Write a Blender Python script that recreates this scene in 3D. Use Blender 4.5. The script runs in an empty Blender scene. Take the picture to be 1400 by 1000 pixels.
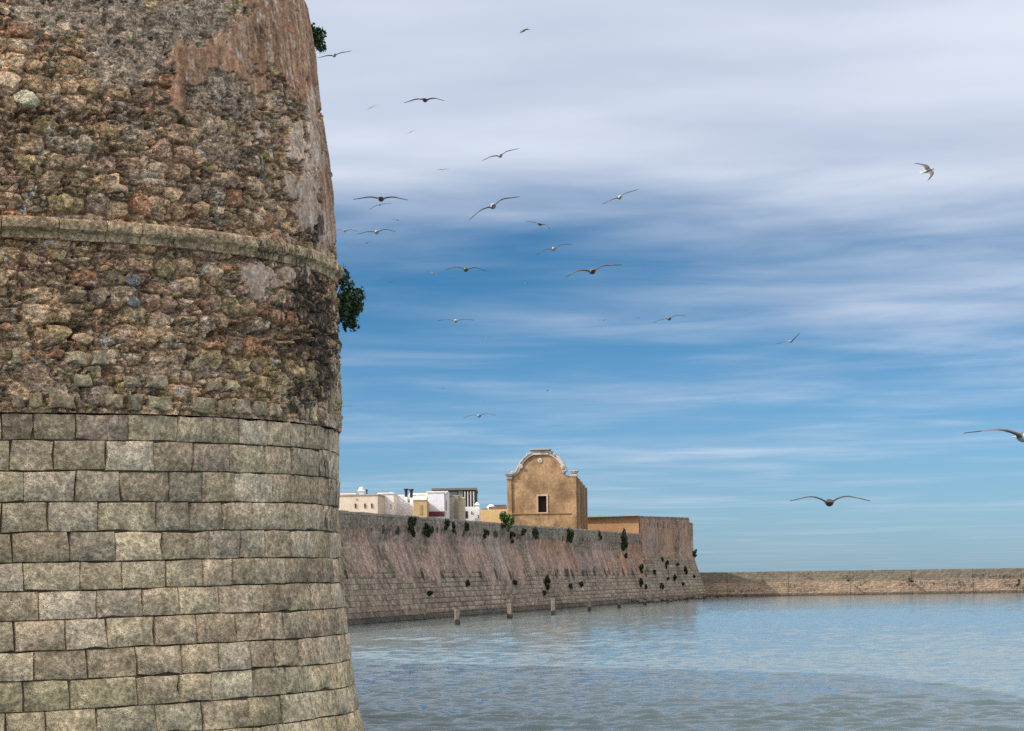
import bpy, bmesh, math, random
import numpy as np
from mathutils import Vector, Matrix
R_ = math.radians
sc = bpy.context.scene
COL = sc.collection

# ------------------------------------------------------------------ camera
F = 3200.0                      # focal length in photo pixels (photo is 1400 wide)
CAM = np.array([0.0, 0.0, 3.0])
ROLL = R_(0.8)
AXY = 788.0                     # photo row of the optical axis (level camera, shifted lens)
cam_d = bpy.data.cameras.new('camera')
cam_d.sensor_width = 36.0
cam_d.lens = 36.0 * F / 1400.0
cam_d.shift_y = (AXY - 500.0) / 1400.0
cam_d.clip_start = 0.5
cam_d.clip_end = 20000.0
cam = bpy.data.objects.new('camera', cam_d)
COL.objects.link(cam)
cr, sr = math.cos(ROLL), math.sin(ROLL)
VR = np.array([cr, 0, -sr]); VU = np.array([sr, 0, cr]); VF = np.array([0, 1.0, 0])
cam.matrix_world = Matrix(((VR[0], VU[0], -VF[0], CAM[0]), (VR[1], VU[1], -VF[1], CAM[1]),
                           (VR[2], VU[2], -VF[2], CAM[2]), (0, 0, 0, 1)))
sc.camera = cam

# ------------------------------------------------------------------ sky + sun
SUN_EL = R_(37.0)
SUN_H = np.array([-0.94, -0.34]); SUN_H /= np.linalg.norm(SUN_H)
SUN_V = Vector((SUN_H[0] * math.cos(SUN_EL), SUN_H[1] * math.cos(SUN_EL), math.sin(SUN_EL)))
world = bpy.data.worlds.new('World')
sc.world = world
world.use_nodes = True
wn, wl = world.node_tree.nodes, world.node_tree.links
wn.clear()
def N(nt, typ, **kw):
    n = nt.nodes.new(typ)
    for k, v in kw.items():
        if k.startswith('i_'):
            n.inputs[k[2:].replace('_', ' ')].default_value = v
        else:
            setattr(n, k, v)
    return n
wt = world.node_tree
out = N(wt, 'ShaderNodeOutputWorld'); bg = N(wt, 'ShaderNodeBackground')
bg.inputs['Strength'].default_value = 0.10
wl.new(bg.outputs[0], out.inputs[0])
sky = N(wt, 'ShaderNodeTexSky', sky_type='NISHITA', sun_disc=False, sun_elevation=SUN_EL,
        sun_rotation=math.atan2(SUN_H[0], SUN_H[1]), altitude=0.0, air_density=1.0, dust_density=0.35, ozone_density=2.0)
tint = N(wt, 'ShaderNodeMix', data_type='RGBA', blend_type='MULTIPLY')
tint.inputs[0].default_value = 1.0
tc = N(wt, 'ShaderNodeTexCoord')
sep = N(wt, 'ShaderNodeSeparateXYZ'); wl.new(tc.outputs['Generated'], sep.inputs[0])
def M(nt, op, a, b=None, c=None, clamp=False):
    n = nt.nodes.new('ShaderNodeMath'); n.operation = op; n.use_clamp = clamp
    for i, v in enumerate((a, b, c)):
        if v is None: continue
        if isinstance(v, (int, float)): n.inputs[i].default_value = v
        else: nt.links.new(v, n.inputs[i])
    return n.outputs[0]
zc = M(wt, 'ADD', M(wt, 'MAXIMUM', sep.outputs[2], 0.0), 0.012)
cx_ = M(wt, 'DIVIDE', sep.outputs[0], zc); cy_ = M(wt, 'DIVIDE', sep.outputs[1], zc)
comb = N(wt, 'ShaderNodeCombineXYZ'); wl.new(cx_, comb.inputs[0]); wl.new(cy_, comb.inputs[1])
def wnoise(scale, detail, rough, sx, sy, off, rot=0.0, dist=0.0):
    mp = N(wt, 'ShaderNodeMapping'); mp.inputs['Scale'].default_value = (sx, sy, 1); mp.inputs['Location'].default_value = off
    mp.inputs['Rotation'].default_value = (0, 0, rot)
    wl.new(comb.outputs[0], mp.inputs[0])
    n = N(wt, 'ShaderNodeTexNoise'); n.inputs['Scale'].default_value = scale; n.inputs['Detail'].default_value = detail
    n.inputs['Roughness'].default_value = rough; n.inputs['Distortion'].default_value = dist
    wl.new(mp.outputs[0], n.inputs['Vector']); return n.outputs[0]
n1 = wnoise(0.42, 5, 0.55, 0.8, 0.75, (3.1, 1.7, 0), 0.18, 0.3)
n2 = wnoise(1.5, 6, 0.55, 0.75, 0.9, (7.3, 4.1, 0), 0.12, 0.5)
dist_ = M(wt, 'SQRT', M(wt, 'ADD', M(wt, 'MULTIPLY', cx_, cx_), M(wt, 'MULTIPLY', cy_, cy_)))
def smooth(nt, x, lo, hi, a=0.0, b=1.0):
    n = nt.nodes.new('ShaderNodeMapRange'); n.interpolation_type = 'SMOOTHSTEP'
    n.inputs['From Min'].default_value = lo; n.inputs['From Max'].default_value = hi
    n.inputs['To Min'].default_value = a; n.inputs['To Max'].default_value = b
    nt.links.new(x, n.inputs['Value']); return n.outputs[0]
elev = sep.outputs[2]
tmix = N(wt, 'ShaderNodeMix', data_type='RGBA')
wl.new(smooth(wt, elev, 0.0, 0.15), tmix.inputs[0])
tmix.inputs[6].default_value = (0.47, 0.77, 1.28, 1); tmix.inputs[7].default_value = (0.165, 0.455, 0.73, 1)
wl.new(sky.outputs[0], tint.inputs[6]); wl.new(tmix.outputs[2], tint.inputs[7])
near_bias = M(wt, 'ADD', smooth(wt, dist_, 3.8, 7.2, 0.36, -0.035), smooth(wt, dist_, 1.6, 3.6, -0.10, 0.0))      # a bank of thin cloud overhead, streaks beyond
dens = M(wt, 'ADD', M(wt, 'ADD', M(wt, 'MULTIPLY', n1, 0.74), M(wt, 'MULTIPLY', n2, 0.30)), near_bias)
cl_mask = M(wt, 'MULTIPLY', smooth(wt, dens, 0.38, 0.84, 0.0, 0.92), smooth(wt, elev, 0.0, 0.07, 0.25, 1.0))
n3 = wnoise(0.9, 4, 0.5, 0.7, 0.9, (1.0, 9.0, 0), 0.2)
ccol = N(wt, 'ShaderNodeMix', data_type='RGBA'); wl.new(smooth(wt, n3, 0.3, 0.7), ccol.inputs[0])
ccol.inputs[6].default_value = (5.4, 6.1, 7.5, 1); ccol.inputs[7].default_value = (7.8, 8.3, 9.3, 1)
cmix = N(wt, 'ShaderNodeMix', data_type='RGBA')
def mixw(c, f):
    n = N(wt, 'ShaderNodeVectorMath', operation='SCALE'); wl.new(c, n.inputs[0]); wl.new(f, n.inputs['Scale']); return n.outputs[0]
# cloud brightens towards the zenith, as an overcast layer does
zen = N(wt, 'ShaderNodeMix', data_type='RGBA'); wl.new(smooth(wt, elev, 0.22, 0.95), zen.inputs[0])
zen.inputs[6].default_value = (1, 1, 1, 1); zen.inputs[7].default_value = (1.75, 1.48, 1.08, 1)
cz = N(wt, 'ShaderNodeMix', data_type='RGBA', blend_type='MULTIPLY'); cz.inputs[0].default_value = 1.0
# thin cloud scatters forward: the veil is much brighter round the sun
sdot = N(wt, 'ShaderNodeVectorMath', operation='DOT_PRODUCT'); wl.new(tc.outputs['Generated'], sdot.inputs[0]); sdot.inputs[1].default_value = SUN_V
aur = M(wt, 'ADD', 1.0, M(wt, 'MULTIPLY', M(wt, 'POWER', M(wt, 'MAXIMUM', sdot.outputs['Value'], 0.0), 2.5), 2.8))
aurc = mixw(ccol.outputs[2], aur)
wl.new(aurc, cz.inputs[6]); wl.new(zen.outputs[2], cz.inputs[7])
wl.new(cl_mask, cmix.inputs[0]); wl.new(tint.outputs[2], cmix.inputs[6]); wl.new(cz.outputs[2], cmix.inputs[7])
wl.new(cmix.outputs[2], bg.inputs['Color'])

sun_d = bpy.data.lights.new('sun', 'SUN'); sun_d.energy = 5.0; sun_d.angle = R_(0.53); sun_d.color = (1.0, 0.93, 0.82)
sun = bpy.data.objects.new('sun', sun_d); COL.objects.link(sun)
sun.rotation_euler = SUN_V.to_track_quat('Z', 'Y').to_euler()
sun.location = (-60, -20, 60)
sc.view_settings.view_transform = 'Standard'; sc.view_settings.look = 'None'
sc.view_settings.exposure = 0.08; sc.view_settings.gamma = 1.0
sc.view_settings.use_curve_mapping = False
sc.cycles.use_denoising = False
sc.cycles.max_bounces = 6

# ------------------------------------------------------------------ helpers
def ray(px, py):
    a = (np.asarray(px, float) - 700.0) / F; b = (AXY - np.asarray(py, float)) / F
    return a[..., None] * VR + b[..., None] * VU + VF
def at(px, py, Y):
    return CAM + ray(px, py) * Y
def proj(P):
    d = P - CAM
    dep = d @ VF
    return 700 + F * (d @ VR) / dep, AXY - F * (d @ VU) / dep

def tag(o, label=None, cat=None, group=None, kind=None):
    if label: o['label'] = label
    if cat: o['category'] = cat
    if group: o['group'] = group
    if kind: o['kind'] = kind
    return o
def empty(name, loc=(0, 0, 0), rz=0.0):
    o = bpy.data.objects.new(name, None); COL.objects.link(o)
    o.location = loc; o.rotation_euler = (0, 0, rz); o.empty_display_size = 0.2
    return o
def link(name, me, parent=None, mats=()):
    for m in mats: me.materials.append(m)
    o = bpy.data.objects.new(name, me); COL.objects.link(o)
    if parent: o.parent = parent
    return o
def mesh_np(name, V, faces, smooth_=True, col=None, fmat=None):
    V = np.ascontiguousarray(V, np.float32).reshape(-1, 3)
    me = bpy.data.meshes.new(name)
    if isinstance(faces, np.ndarray):
        nf, k = faces.shape
        me.vertices.add(len(V)); me.vertices.foreach_set('co', V.ravel())
        me.loops.add(nf * k); me.polygons.add(nf)
        me.loops.foreach_set('vertex_index', faces.astype(np.int32).ravel())
        me.polygons.foreach_set('loop_start', np.arange(0, nf * k, k, dtype=np.int32))
        me.update(calc_edges=True); me.validate()
    else:
        me.from_pydata([tuple(map(float, v)) for v in V], [], faces); me.update()
    me.polygons.foreach_set('use_smooth', np.full(len(me.polygons), smooth_))
    if fmat is not None: me.polygons.foreach_set('material_index', np.asarray(fmat, np.int32))
    if col is not None:
        a = me.color_attributes.new('Col', 'FLOAT_COLOR', 'POINT')
        a.data.foreach_set('color', np.ascontiguousarray(col, np.float32).ravel())
    me.update()
    return me
def grid_faces(nr, nc):
    i = np.arange(nr * nc).reshape(nr, nc)
    return np.stack([i[:-1, :-1], i[:-1, 1:], i[1:, 1:], i[1:, :-1]], -1).reshape(-1, 4)

class MB:
    """collects boxes, tubes, lathes and prisms into one mesh"""
    def __init__(s): s.v = []; s.f = []; s.m = []
    def add(s, verts, faces, mat=0):
        b = len(s.v); s.v += [tuple(map(float, p)) for p in verts]
        s.f += [tuple(b + i for i in f) for f in faces]; s.m += [mat] * len(faces)
    def box(s, x0, x1, y0, y1, z0, z1, mat=0, M_=None):
        v = [(x, y, z) for z in (z0, z1) for x, y in ((x0, y0), (x1, y0), (x1, y1), (x0, y1))]
        if M_ is not None: v = [tuple(M_ @ Vector(p)) for p in v]
        s.add(v, [(3, 2, 1, 0), (4, 5, 6, 7), (0, 1, 5, 4), (1, 2, 6, 5), (2, 3, 7, 6), (3, 0, 4, 7)], mat)
    def prism(s, poly, z0, z1, mat=0, top=1.0):
        n = len(poly); c = np.mean(np.array(poly), 0)
        v = [(x, y, z0) for x, y in poly] + [(c[0] + (x - c[0]) * top, c[1] + (y - c[1]) * top, z1) for x, y in poly]
        f = [tuple(range(n))[::-1], tuple(range(n, 2 * n))] + [(i, (i + 1) % n, n + (i + 1) % n, n + i) for i in range(n)]
        s.add(v, f, mat)
    def lathe(s, prof, c=(0, 0, 0), n=12, mat=0, M_=None):
        v = []; f = []
        for r, z in prof:
            for k in range(n):
                a = 2 * math.pi * k / n; v.append((c[0] + r * math.cos(a), c[1] + r * math.sin(a), c[2] + z))
        for j in range(len(prof) - 1):
            for k in range(n):
                f.append((j * n + k, j * n + (k + 1) % n, (j + 1) * n + (k + 1) % n, (j + 1) * n + k))
        f.append(tuple(range(n))[::-1]); f.append(tuple((len(prof) - 1) * n + k for k in range(n)))
        if M_ is not None: v = [tuple(M_ @ Vector(p)) for p in v]
        s.add(v, f, mat)
    def tube(s, pts, rad, n=5, mat=0):
        pts = [Vector(p) for p in pts]; v = []; f = []
        for i, p in enumerate(pts):
            t = (pts[min(i + 1, len(pts) - 1)] - pts[max(i - 1, 0)]).normalized()
            a = t.orthogonal().normalized(); b = t.cross(a)
            r = rad[i] if isinstance(rad, (list, tuple)) else rad
            for k in range(n):
                w = 2 * math.pi * k / n; v.append(p + a * r * math.cos(w) + b * r * math.sin(w))
        for j in range(len(pts) - 1):
            for k in range(n):
                f.append((j * n + k, j * n + (k + 1) % n, (j + 1) * n + (k + 1) % n, (j + 1) * n + k))
        f.append(tuple(range(n))[::-1]); f.append(tuple((len(pts) - 1) * n + k for k in range(n)))
        s.add(v, f, mat)
    def build(s, name, mats, parent=None, smooth_=False, bevel=0.0):
        me = mesh_np(name, np.array(s.v), s.f, smooth_, fmat=s.m)
        if bevel:
            bm = bmesh.new(); bm.from_mesh(me)
            es = [e for e in bm.edges if len(e.link_faces) == 2 and e.calc_face_angle(0) > 0.6]
            bmesh.ops.bevel(bm, geom=es, offset=bevel, segments=1, affect='EDGES', clamp_overlap=True)
            bm.to_mesh(me); bm.free()
        mats = mats if isinstance(mats, (list, tuple)) else [mats]
        return link(name, me, parent, mats)

# numpy noise -------------------------------------------------------
def h2(ix, iy, seed):
    x = (np.asarray(ix).astype(np.int64) * 374761393 + np.asarray(iy).astype(np.int64) * 668265263 + seed * 1274126177) & 0xffffffff
    x = ((x ^ (x >> 13)) * 1274126177) & 0xffffffff
    x = ((x ^ (x >> 16)) * 2246822519) & 0xffffffff
    x = x ^ (x >> 15)
    return (x & 0xffffff).astype(np.float64) / 0xffffff
def vn(x, y, seed=0):
    ix, iy = np.floor(x), np.floor(y); fx, fy = x - ix, y - iy
    fx = fx * fx * (3 - 2 * fx); fy = fy * fy * (3 - 2 * fy)
    a = h2(ix, iy, seed); b = h2(ix + 1, iy, seed); c = h2(ix, iy + 1, seed); d = h2(ix + 1, iy + 1, seed)
    return (a + (b - a) * fx) * (1 - fy) + (c + (d - c) * fx) * fy
def fbm(x, y, seed=0, oct=5, rough=0.5):
    s = 0; a = 1; t = 0
    for o in range(oct):
        s = s + a * vn(x * 2.03 ** o + 17.1 * o, y * 2.03 ** o + 9.7 * o, seed + o); t += a; a *= rough
    return s / t
def sstep(x, lo, hi):
    t = np.clip((x - lo) / (hi - lo), 0, 1); return t * t * (3 - 2 * t)
def cells(u, v, cu, cv, seed, p=3.0, jit=0.75):
    """row-laid cells (like coursed rubble): first/second distance, id of nearest cell (ix, iy), offset to its centre"""
    v = v / cv; iy0 = np.floor(v)
    d1 = np.full(u.shape, 9.0); d2 = np.full(u.shape, 9.0); bx = np.zeros(u.shape); by = np.zeros(u.shape)
    du = np.zeros(u.shape); dv = np.zeros(u.shape)
    for dy in (-1, 0, 1):
        iy = iy0 + dy
        uu = u / cu + h2(iy, iy * 0 + 5, seed)
        ix0 = np.floor(uu)
        for dx in (-1, 0, 1):
            ix = ix0 + dx
            px_ = ix + 0.5 + (h2(ix, iy, seed + 1) - 0.5) * jit
            py_ = iy + 0.5 + (h2(ix, iy, seed + 2) - 0.5) * jit * 0.6
            ax = np.abs(uu - px_); ay = np.abs(v - py_)
            d = (ax ** p + ay ** p) ** (1 / p)
            m = d < d1
            d2 = np.where(m, d1, np.minimum(d2, d)); d1 = np.where(m, d, d1)
            bx = np.where(m, ix, bx); by = np.where(m, iy, by)
            du = np.where(m, uu - px_, du); dv = np.where(m, v - py_, dv)
    return d1, d2, bx, by, du, dv

# ------------------------------------------------------------------ materials
def new_mat(name):
    m = bpy.data.materials.new(name); m.use_nodes = True
    nt = m.node_tree; nt.nodes.clear()
    o = N(nt, 'ShaderNodeOutputMaterial'); b = N(nt, 'ShaderNodeBsdfPrincipled')
    nt.links.new(b.outputs[0], o.inputs[0]); b.inputs['Roughness'].default_value = 0.9
    b.inputs['Specular IOR Level'].default_value = 0.15
    return m, nt, b
def nnoise(nt, vec, scale, detail=5, rough=0.6, stretch=None):
    if stretch:
        mp = N(nt, 'ShaderNodeMapping'); mp.inputs['Scale'].default_value = stretch
        nt.links.new(vec, mp.inputs[0]); vec = mp.outputs[0]
    n = N(nt, 'ShaderNodeTexNoise'); n.inputs['Scale'].default_value = scale; n.inputs['Detail'].default_value = detail
    n.inputs['Roughness'].default_value = rough
    nt.links.new(vec, n.inputs['Vector']); return n.outputs[0]
def mixc(nt, fac, a, b, mode='MIX'):
    n = N(nt, 'ShaderNodeMix', data_type='RGBA', blend_type=mode)
    for i, v in ((0, fac), (6, a), (7, b)):
        if isinstance(v, (int, float)): n.inputs[i].default_value = v
        elif isinstance(v, tuple): n.inputs[i].default_value = v if len(v) == 4 else (*v, 1)
        else: nt.links.new(v, n.inputs[i])
    return n.outputs[2]
def grey(nt, x):
    c = N(nt, 'ShaderNodeCombineColor')
    for i in range(3): nt.links.new(x, c.inputs[i])
    return c.outputs[0]
def stone_mat(name, src='object', k=1.0, bump=0.5, bdist=0.03, contrast=0.5, pits=0.6, moss=0.35,
              dark=(0.048, 0.043, 0.038), gain=1.75):
    """weathered masonry: colour from the object or from the mesh; alpha of that colour = black lichen"""
    m, nt, b = new_mat(name)
    pos = N(nt, 'ShaderNodeNewGeometry').outputs['Position']
    if src == 'object':
        oi = N(nt, 'ShaderNodeObjectInfo'); base, al = oi.outputs['Color'], oi.outputs['Alpha']
    else:
        at_ = N(nt, 'ShaderNodeAttribute', attribute_name='Col'); base, al = at_.outputs['Color'], at_.outputs['Alpha']
    a1 = nnoise(nt, pos, 5.0 * k, 6, 0.65)
    a2 = nnoise(nt, pos, 20.0 * k, 4, 0.65)
    a0 = nnoise(nt, pos, 0.8 * k, 5, 0.6); f0 = smooth(nt, a0, 0.3, 0.7, 1 - contrast * 0.32, 1 + contrast * 0.32)
    f1 = M(nt, 'MULTIPLY', f0, smooth(nt, a1, 0.25, 0.75, 1 - contrast * 0.55, 1 + contrast * 0.55))
    am = nnoise(nt, pos, 11.0 * k, 5, 0.6)
    f2 = M(nt, 'MULTIPLY', smooth(nt, a2, 0.25, 0.75, 1 - contrast * 0.55, 1 + contrast * 0.55), smooth(nt, am, 0.3, 0.7, 1 - contrast * 0.5, 1 + contrast * 0.4))
    c = mixc(nt, 1.0, base, grey(nt, M(nt, 'MULTIPLY', M(nt, 'MULTIPLY', f1, f2), gain)), 'MULTIPLY')
    # grey-green and ochre lichen films
    l1 = nnoise(nt, pos, 2.3 * k, 5, 0.6); l2 = nnoise(nt, pos, 9.0 * k, 5, 0.7)
    c = mixc(nt, M(nt, 'MULTIPLY', smooth(nt, l1, 0.52, 0.68), moss), c, (0.190, 0.165, 0.095))
    c = mixc(nt, M(nt, 'MULTIPLY', smooth(nt, l2, 0.58, 0.70), moss), c, (0.36, 0.34, 0.29))
    # pits of the shelly stone
    vo = N(nt, 'ShaderNodeTexVoronoi'); vo.inputs['Scale'].default_value = 34 * k; nt.links.new(pos, vo.inputs['Vector'])
    pn = nnoise(nt, pos, 11 * k, 4, 0.6)
    pit = M(nt, 'MULTIPLY', smooth(nt, vo.outputs['Distance'], 0.34, 0.10), smooth(nt, pn, 0.42, 0.62))
    c = mixc(nt, M(nt, 'MULTIPLY', pit, pits), c, (0.06, 0.052, 0.042))
    # black lichen
    s1 = nnoise(nt, pos, 7.5 * k, 7, 0.72, (1.6, 1.6, 0.7))
    thr = M(nt, 'SUBTRACT', M(nt, 'ADD', s1, M(nt, 'MULTIPLY', al, 0.62)), 0.925)
    c = mixc(nt, smooth(nt, thr, 0.0, 0.13, 0.0, 0.86), c, dark)
    nt.links.new(c, b.inputs['Base Color'])
    hb = M(nt, 'ADD', M(nt, 'MULTIPLY', a2, 0.7), M(nt, 'ADD', M(nt, 'MULTIPLY', a1, 0.9), M(nt, 'MULTIPLY', am, 1.3)))
    hb = M(nt, 'SUBTRACT', hb, M(nt, 'MULTIPLY', pit, 0.55))
    bp = N(nt, 'ShaderNodeBump'); bp.inputs['Strength'].default_value = bump; bp.inputs['Distance'].default_value = bdist
    nt.links.new(hb, bp.inputs['Height']); nt.links.new(bp.outputs[0], b.inputs['Normal'])
    return m
def plaster_mat(name, colr, stain=0.35, k=1.0, rough=0.9, bump=0.25, streak=0.5, dark=(0.10, 0.085, 0.065)):
    m, nt, b = new_mat(name)
    pos = N(nt, 'ShaderNodeNewGeometry').outputs['Position']
    a1 = nnoise(nt, pos, 0.55 * k, 6, 0.62); a2 = nnoise(nt, pos, 4.0 * k, 6, 0.7)
    a3 = nnoise(nt, pos, 1.4 * k, 6, 0.65, (1, 1, 0.16))
    f = M(nt, 'MULTIPLY', smooth(nt, a1, 0.25, 0.75, 1 - stain * 0.5, 1 + stain * 0.35), smooth(nt, a2, 0.2, 0.8, 1 - stain * 0.35, 1 + stain * 0.35))
    c = mixc(nt, 1.0, colr, grey(nt, f), 'MULTIPLY')
    c = mixc(nt, M(nt, 'MULTIPLY', smooth(nt, a3, 0.52, 0.74), streak * stain), c, dark)
    nt.links.new(c, b.inputs['Base Color']); b.inputs['Roughness'].default_value = rough
    bp = N(nt, 'ShaderNodeBump'); bp.inputs['Strength'].default_value = bump; bp.inputs['Distance'].default_value = 0.05
    nt.links.new(a2, bp.inputs['Height']); nt.links.new(bp.outputs[0], b.inputs['Normal'])
    return m
def leaf_mat(name, colr, var=0.5):
    m, nt, b = new_mat(name)
    g = N(nt, 'ShaderNodeNewGeometry')
    pos = g.outputs['Position']; n = nnoise(nt, pos, 14.0, 3, 0.6)
    f = M(nt, 'MULTIPLY', smooth(nt, n, 0.25, 0.75, 1 - var, 1 + var), smooth(nt, g.outputs['Random Per Island'], 0.0, 1.0, 0.65, 1.35))
    c = mixc(nt, 1.0, colr, grey(nt, f), 'MULTIPLY')
    nt.links.new(c, b.inputs['Base Color']); b.inputs['Roughness'].default_value = 0.55
    b.inputs['Specular IOR Level'].default_value = 0.3
    return m
MAT = {}
MAT['ashlar'] = stone_mat('ashlar_stone', 'object', 1.0, 0.85, 0.035, 0.62, 0.5, 0.16)
MAT['rubble'] = stone_mat('rubble_stone', 'object', 1.3, 0.85, 0.035, 0.8, 0.8, 0.10, gain=1.5)
MAT['masonry'] = stone_mat('rubble_masonry', 'mesh', 1.25, 0.85, 0.035, 0.8, 0.7, 0.10, gain=1.5)
MAT['plaster'] = stone_mat('old_plaster', 'mesh', 1.0, 0.6, 0.025, 0.5, 0.45, 0.08, gain=1.55)
MAT['cornice'] = stone_mat('cornice_stone', 'object', 1.2, 0.85, 0.035, 0.8, 0.9, 0.3)
MAT['mortar'] = plaster_mat('earth_mortar', (0.17, 0.14, 0.105), 0.5, 4.0)
MAT['far_wall'] = stone_mat('sea_wall_masonry', 'mesh', 0.42, 0.8, 0.10, 0.62, 0.5, 0.12, gain=1.32)
MAT['far_block'] = stone_mat('sea_wall_block', 'object', 0.5, 0.8, 0.10, 0.62, 0.5, 0.12, gain=1.32)
MAT['breakwater'] = stone_mat('breakwater_masonry', 'mesh', 0.4, 0.5, 0.06, 0.35, 0.3, 0.10, gain=1.25)
# ------------------------------------------------------------------ water
def make_water():
    rng = np.random.default_rng(5)
    ys = [22.0]
    while ys[-1] < 306: ys.append(ys[-1] + max(0.07, 0.0025 * ys[-1]))
    ys = np.array(ys)
    xs = np.concatenate([np.arange(-46, -12, 1.0), np.arange(-12, 18, 0.10), np.arange(18, 50, 0.25), np.arange(50, 101, 1.0)])
    X, Y = np.meshgrid(xs, ys)
    dyl = np.maximum(0.07, 0.0025 * Y)
    Z = np.zeros_like(X)
    for i in range(46):
        lam = 0.24 * 1.043 ** i * rng.uniform(0.9, 1.1)
        th = R_(255) + rng.normal(0, 0.42)
        kx, ky = math.cos(th) * 2 * math.pi / lam, math.sin(th) * 2 * math.pi / lam
        amp = 0.0125 * lam * (1.0 if lam < 0.65 else (0.65 / lam) ** 1.5)
        w = np.clip(lam * 0.30 / np.maximum(dyl * abs(math.sin(th)), 0.10 * abs(math.cos(th))) - 0.6, 0, 1)
        patch = 0.15 + 1.9 * vn(X / (lam * 3.2) + 31 * i, Y / (lam * 4.0), 70 + i) ** 1.8
        Z += amp * w * patch * np.sin(kx * X + ky * Y + rng.uniform(0, 6.28) + 1.2 * vn(X / (lam * 3), Y / (lam * 3), 200 + i))
    gust = fbm(X / 14.0, Y / 9.0, 11, 4)
    Z *= 0.75 + 0.6 * sstep(gust, 0.3, 0.7)
    V = np.stack([X, Y, Z], -1).reshape(-1, 3)
    # the open sea round it, out to the horizon
    fc = grid_faces(len(ys), len(xs))
    m, nt, b = new_mat('sea_water')
    pos = N(nt, 'ShaderNodeNewGeometry').outputs['Position']
    b.inputs['Base Color'].default_value = (0.120, 0.170, 0.188, 1)
    b.inputs['Roughness'].default_value = 0.07; b.inputs['IOR'].default_value = 1.33
    b.inputs['Specular IOR Level'].default_value = 0.12
    w1 = nnoise(nt, pos, 2.2, 2, 0.5, (0.8, 1.3, 1)); w2 = nnoise(nt, pos, 0.8, 2, 0.5, (0.7, 1.4, 1))
    bp = N(nt, 'ShaderNodeBump'); bp.inputs['Strength'].default_value = 0.3; bp.inputs['Distance'].default_value = 0.06
    nt.links.new(M(nt, 'ADD', w1, M(nt, 'MULTIPLY', w2, 1.3)), bp.inputs['Height']); nt.links.new(bp.outputs[0], b.inputs['Normal'])
    o = link('water', mesh_np('water', V, fc), None, [m]); tag(o, 'rippled blue grey harbour water', kind='structure')
    x0, x1, y0, y1 = xs[0], xs[-1], ys[0], ys[-1]; B = 9000.0
    v = []; f = []
    for (a, c, d, e) in ((-B, B, y1, B), (-B, B, -B, y0), (-B, x0, y0, y1), (x1, B, y0, y1)):
        b0 = len(v); v += [(a, d, 0), (c, d, 0), (c, e, 0), (a, e, 0)]; f.append((b0, b0 + 1, b0 + 2, b0 + 3))
    s = link('sea', mesh_np('sea', np.array(v), f, False), None, [m]); tag(s, 'open sea beyond the breakwater out to the horizon', kind='structure')
make_water()

# ------------------------------------------------------------------ round tower
TC = np.array([-7.85, 33.30]); TILT = 0.011
SIL = [(407, 0), (416, 18), (421, 43), (427, 82), (433, 143), (443, 204), (451, 268), (455, 330), (457, 394), (460, 451),
       (462, 530), (462.3, 640), (463, 724), (465.5, 770), (469, 816), (474.5, 862), (481, 908), (488.5, 954), (499.5, 1000)]
pz, pr = [], []
for x, y in SIL:
    d = ray(x, y); h = d[:2]; t = (TC @ h) / (h @ h)
    R = abs(TC[0] * h[1] - TC[1] * h[0]) / np.linalg.norm(h)
    pz.append(3 + d[2] * t - TILT * R); pr.append(R)
pz = np.array(pz)[::-1]; pr = np.array(pr)[::-1]
pz = np.concatenate([[-1.0, -0.1], pz, [14.5]])
pr = np.concatenate([[pr[0] + 0.62, pr[0] + 0.34], pr, [pr[-1] - 0.42]])
def TR(z): return np.interp(z, pz, pr)
def tower(th, z, off=0.0):
    """point on the tower: th from the side towards the camera, turning right; z course height; off outwards"""
    r = TR(z) + off; sx, cx = np.sin(th), np.cos(th)
    X = TC[0] + r * sx
    return np.stack([X, TC[1] - r * cx, z + TILT * r * sx], -1)
def inv_tower(px, py):
    """photo pixel -> (th, z) on the near side of the tower"""
    px, py = np.broadcast_arrays(np.asarray(px, float), np.asarray(py, float))
    d = ray(px, py); z = np.full(px.shape, 5.0)
    for _ in range(12):
        r = TR(z); a = d[..., 0] ** 2 + d[..., 1] ** 2; b = d[..., 0] * TC[0] + d[..., 1] * TC[1]
        c = TC @ TC - r * r; t = (b - np.sqrt(np.maximum(b * b - a * c, 0))) / a
        X = d[..., 0] * t - TC[0]; Y = d[..., 1] * t - TC[1]
        z = 3 + d[..., 2] * t - TILT * X
    return np.arctan2(X, -Y), z
def pxof(th, z, off=0.0): return proj(tower(th, z, off))
def blobs(px, py, lst, soft=0.45):
    m = np.zeros(np.shape(px))
    wx = (fbm(px / 16.0, py / 16.0, 301, 4) - 0.5) * 26; wy = (fbm(px / 16.0, py / 16.0, 302, 4) - 0.5) * 30
    for cx, cy, rx, ry, s in lst:
        d = ((px + wx - cx) / rx) ** 2 + ((py + wy - cy) / ry) ** 2
        m = np.maximum(m, s * sstep(1 - d, -soft, soft))
    return m
ORANGE = [(345, 40, 26, 40, .8), (372, 25, 42, 78, 1), (402, 75, 34, 48, 1), (418, 60, 22, 110, 1), (440, 190, 10, 90, 1), (253, 88, 30, 28, 1), (300, 70, 26, 24, .9),
          (243, 130, 12, 30, .9), (330, 65, 20, 40, .8), (448, 290, 8, 60, .9), (350, 115, 20, 14, .7)]
PINK = [(428, 205, 12, 40, .8), (372, 330, 22, 12, .6), (402, 195, 14, 30, .9), (415, 275, 17, 42, 1), (440, 320, 14, 40, .9), (392, 255, 10, 20, .7), (352, 388, 28, 22, 1), (398, 375, 20, 12, .8),
        (452, 560, 9, 80, .95), (449, 460, 7, 40, .7), (345, 180, 14, 20, .6), (420, 150, 8, 30, .7), (425, 240, 14, 30, .8)]
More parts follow.
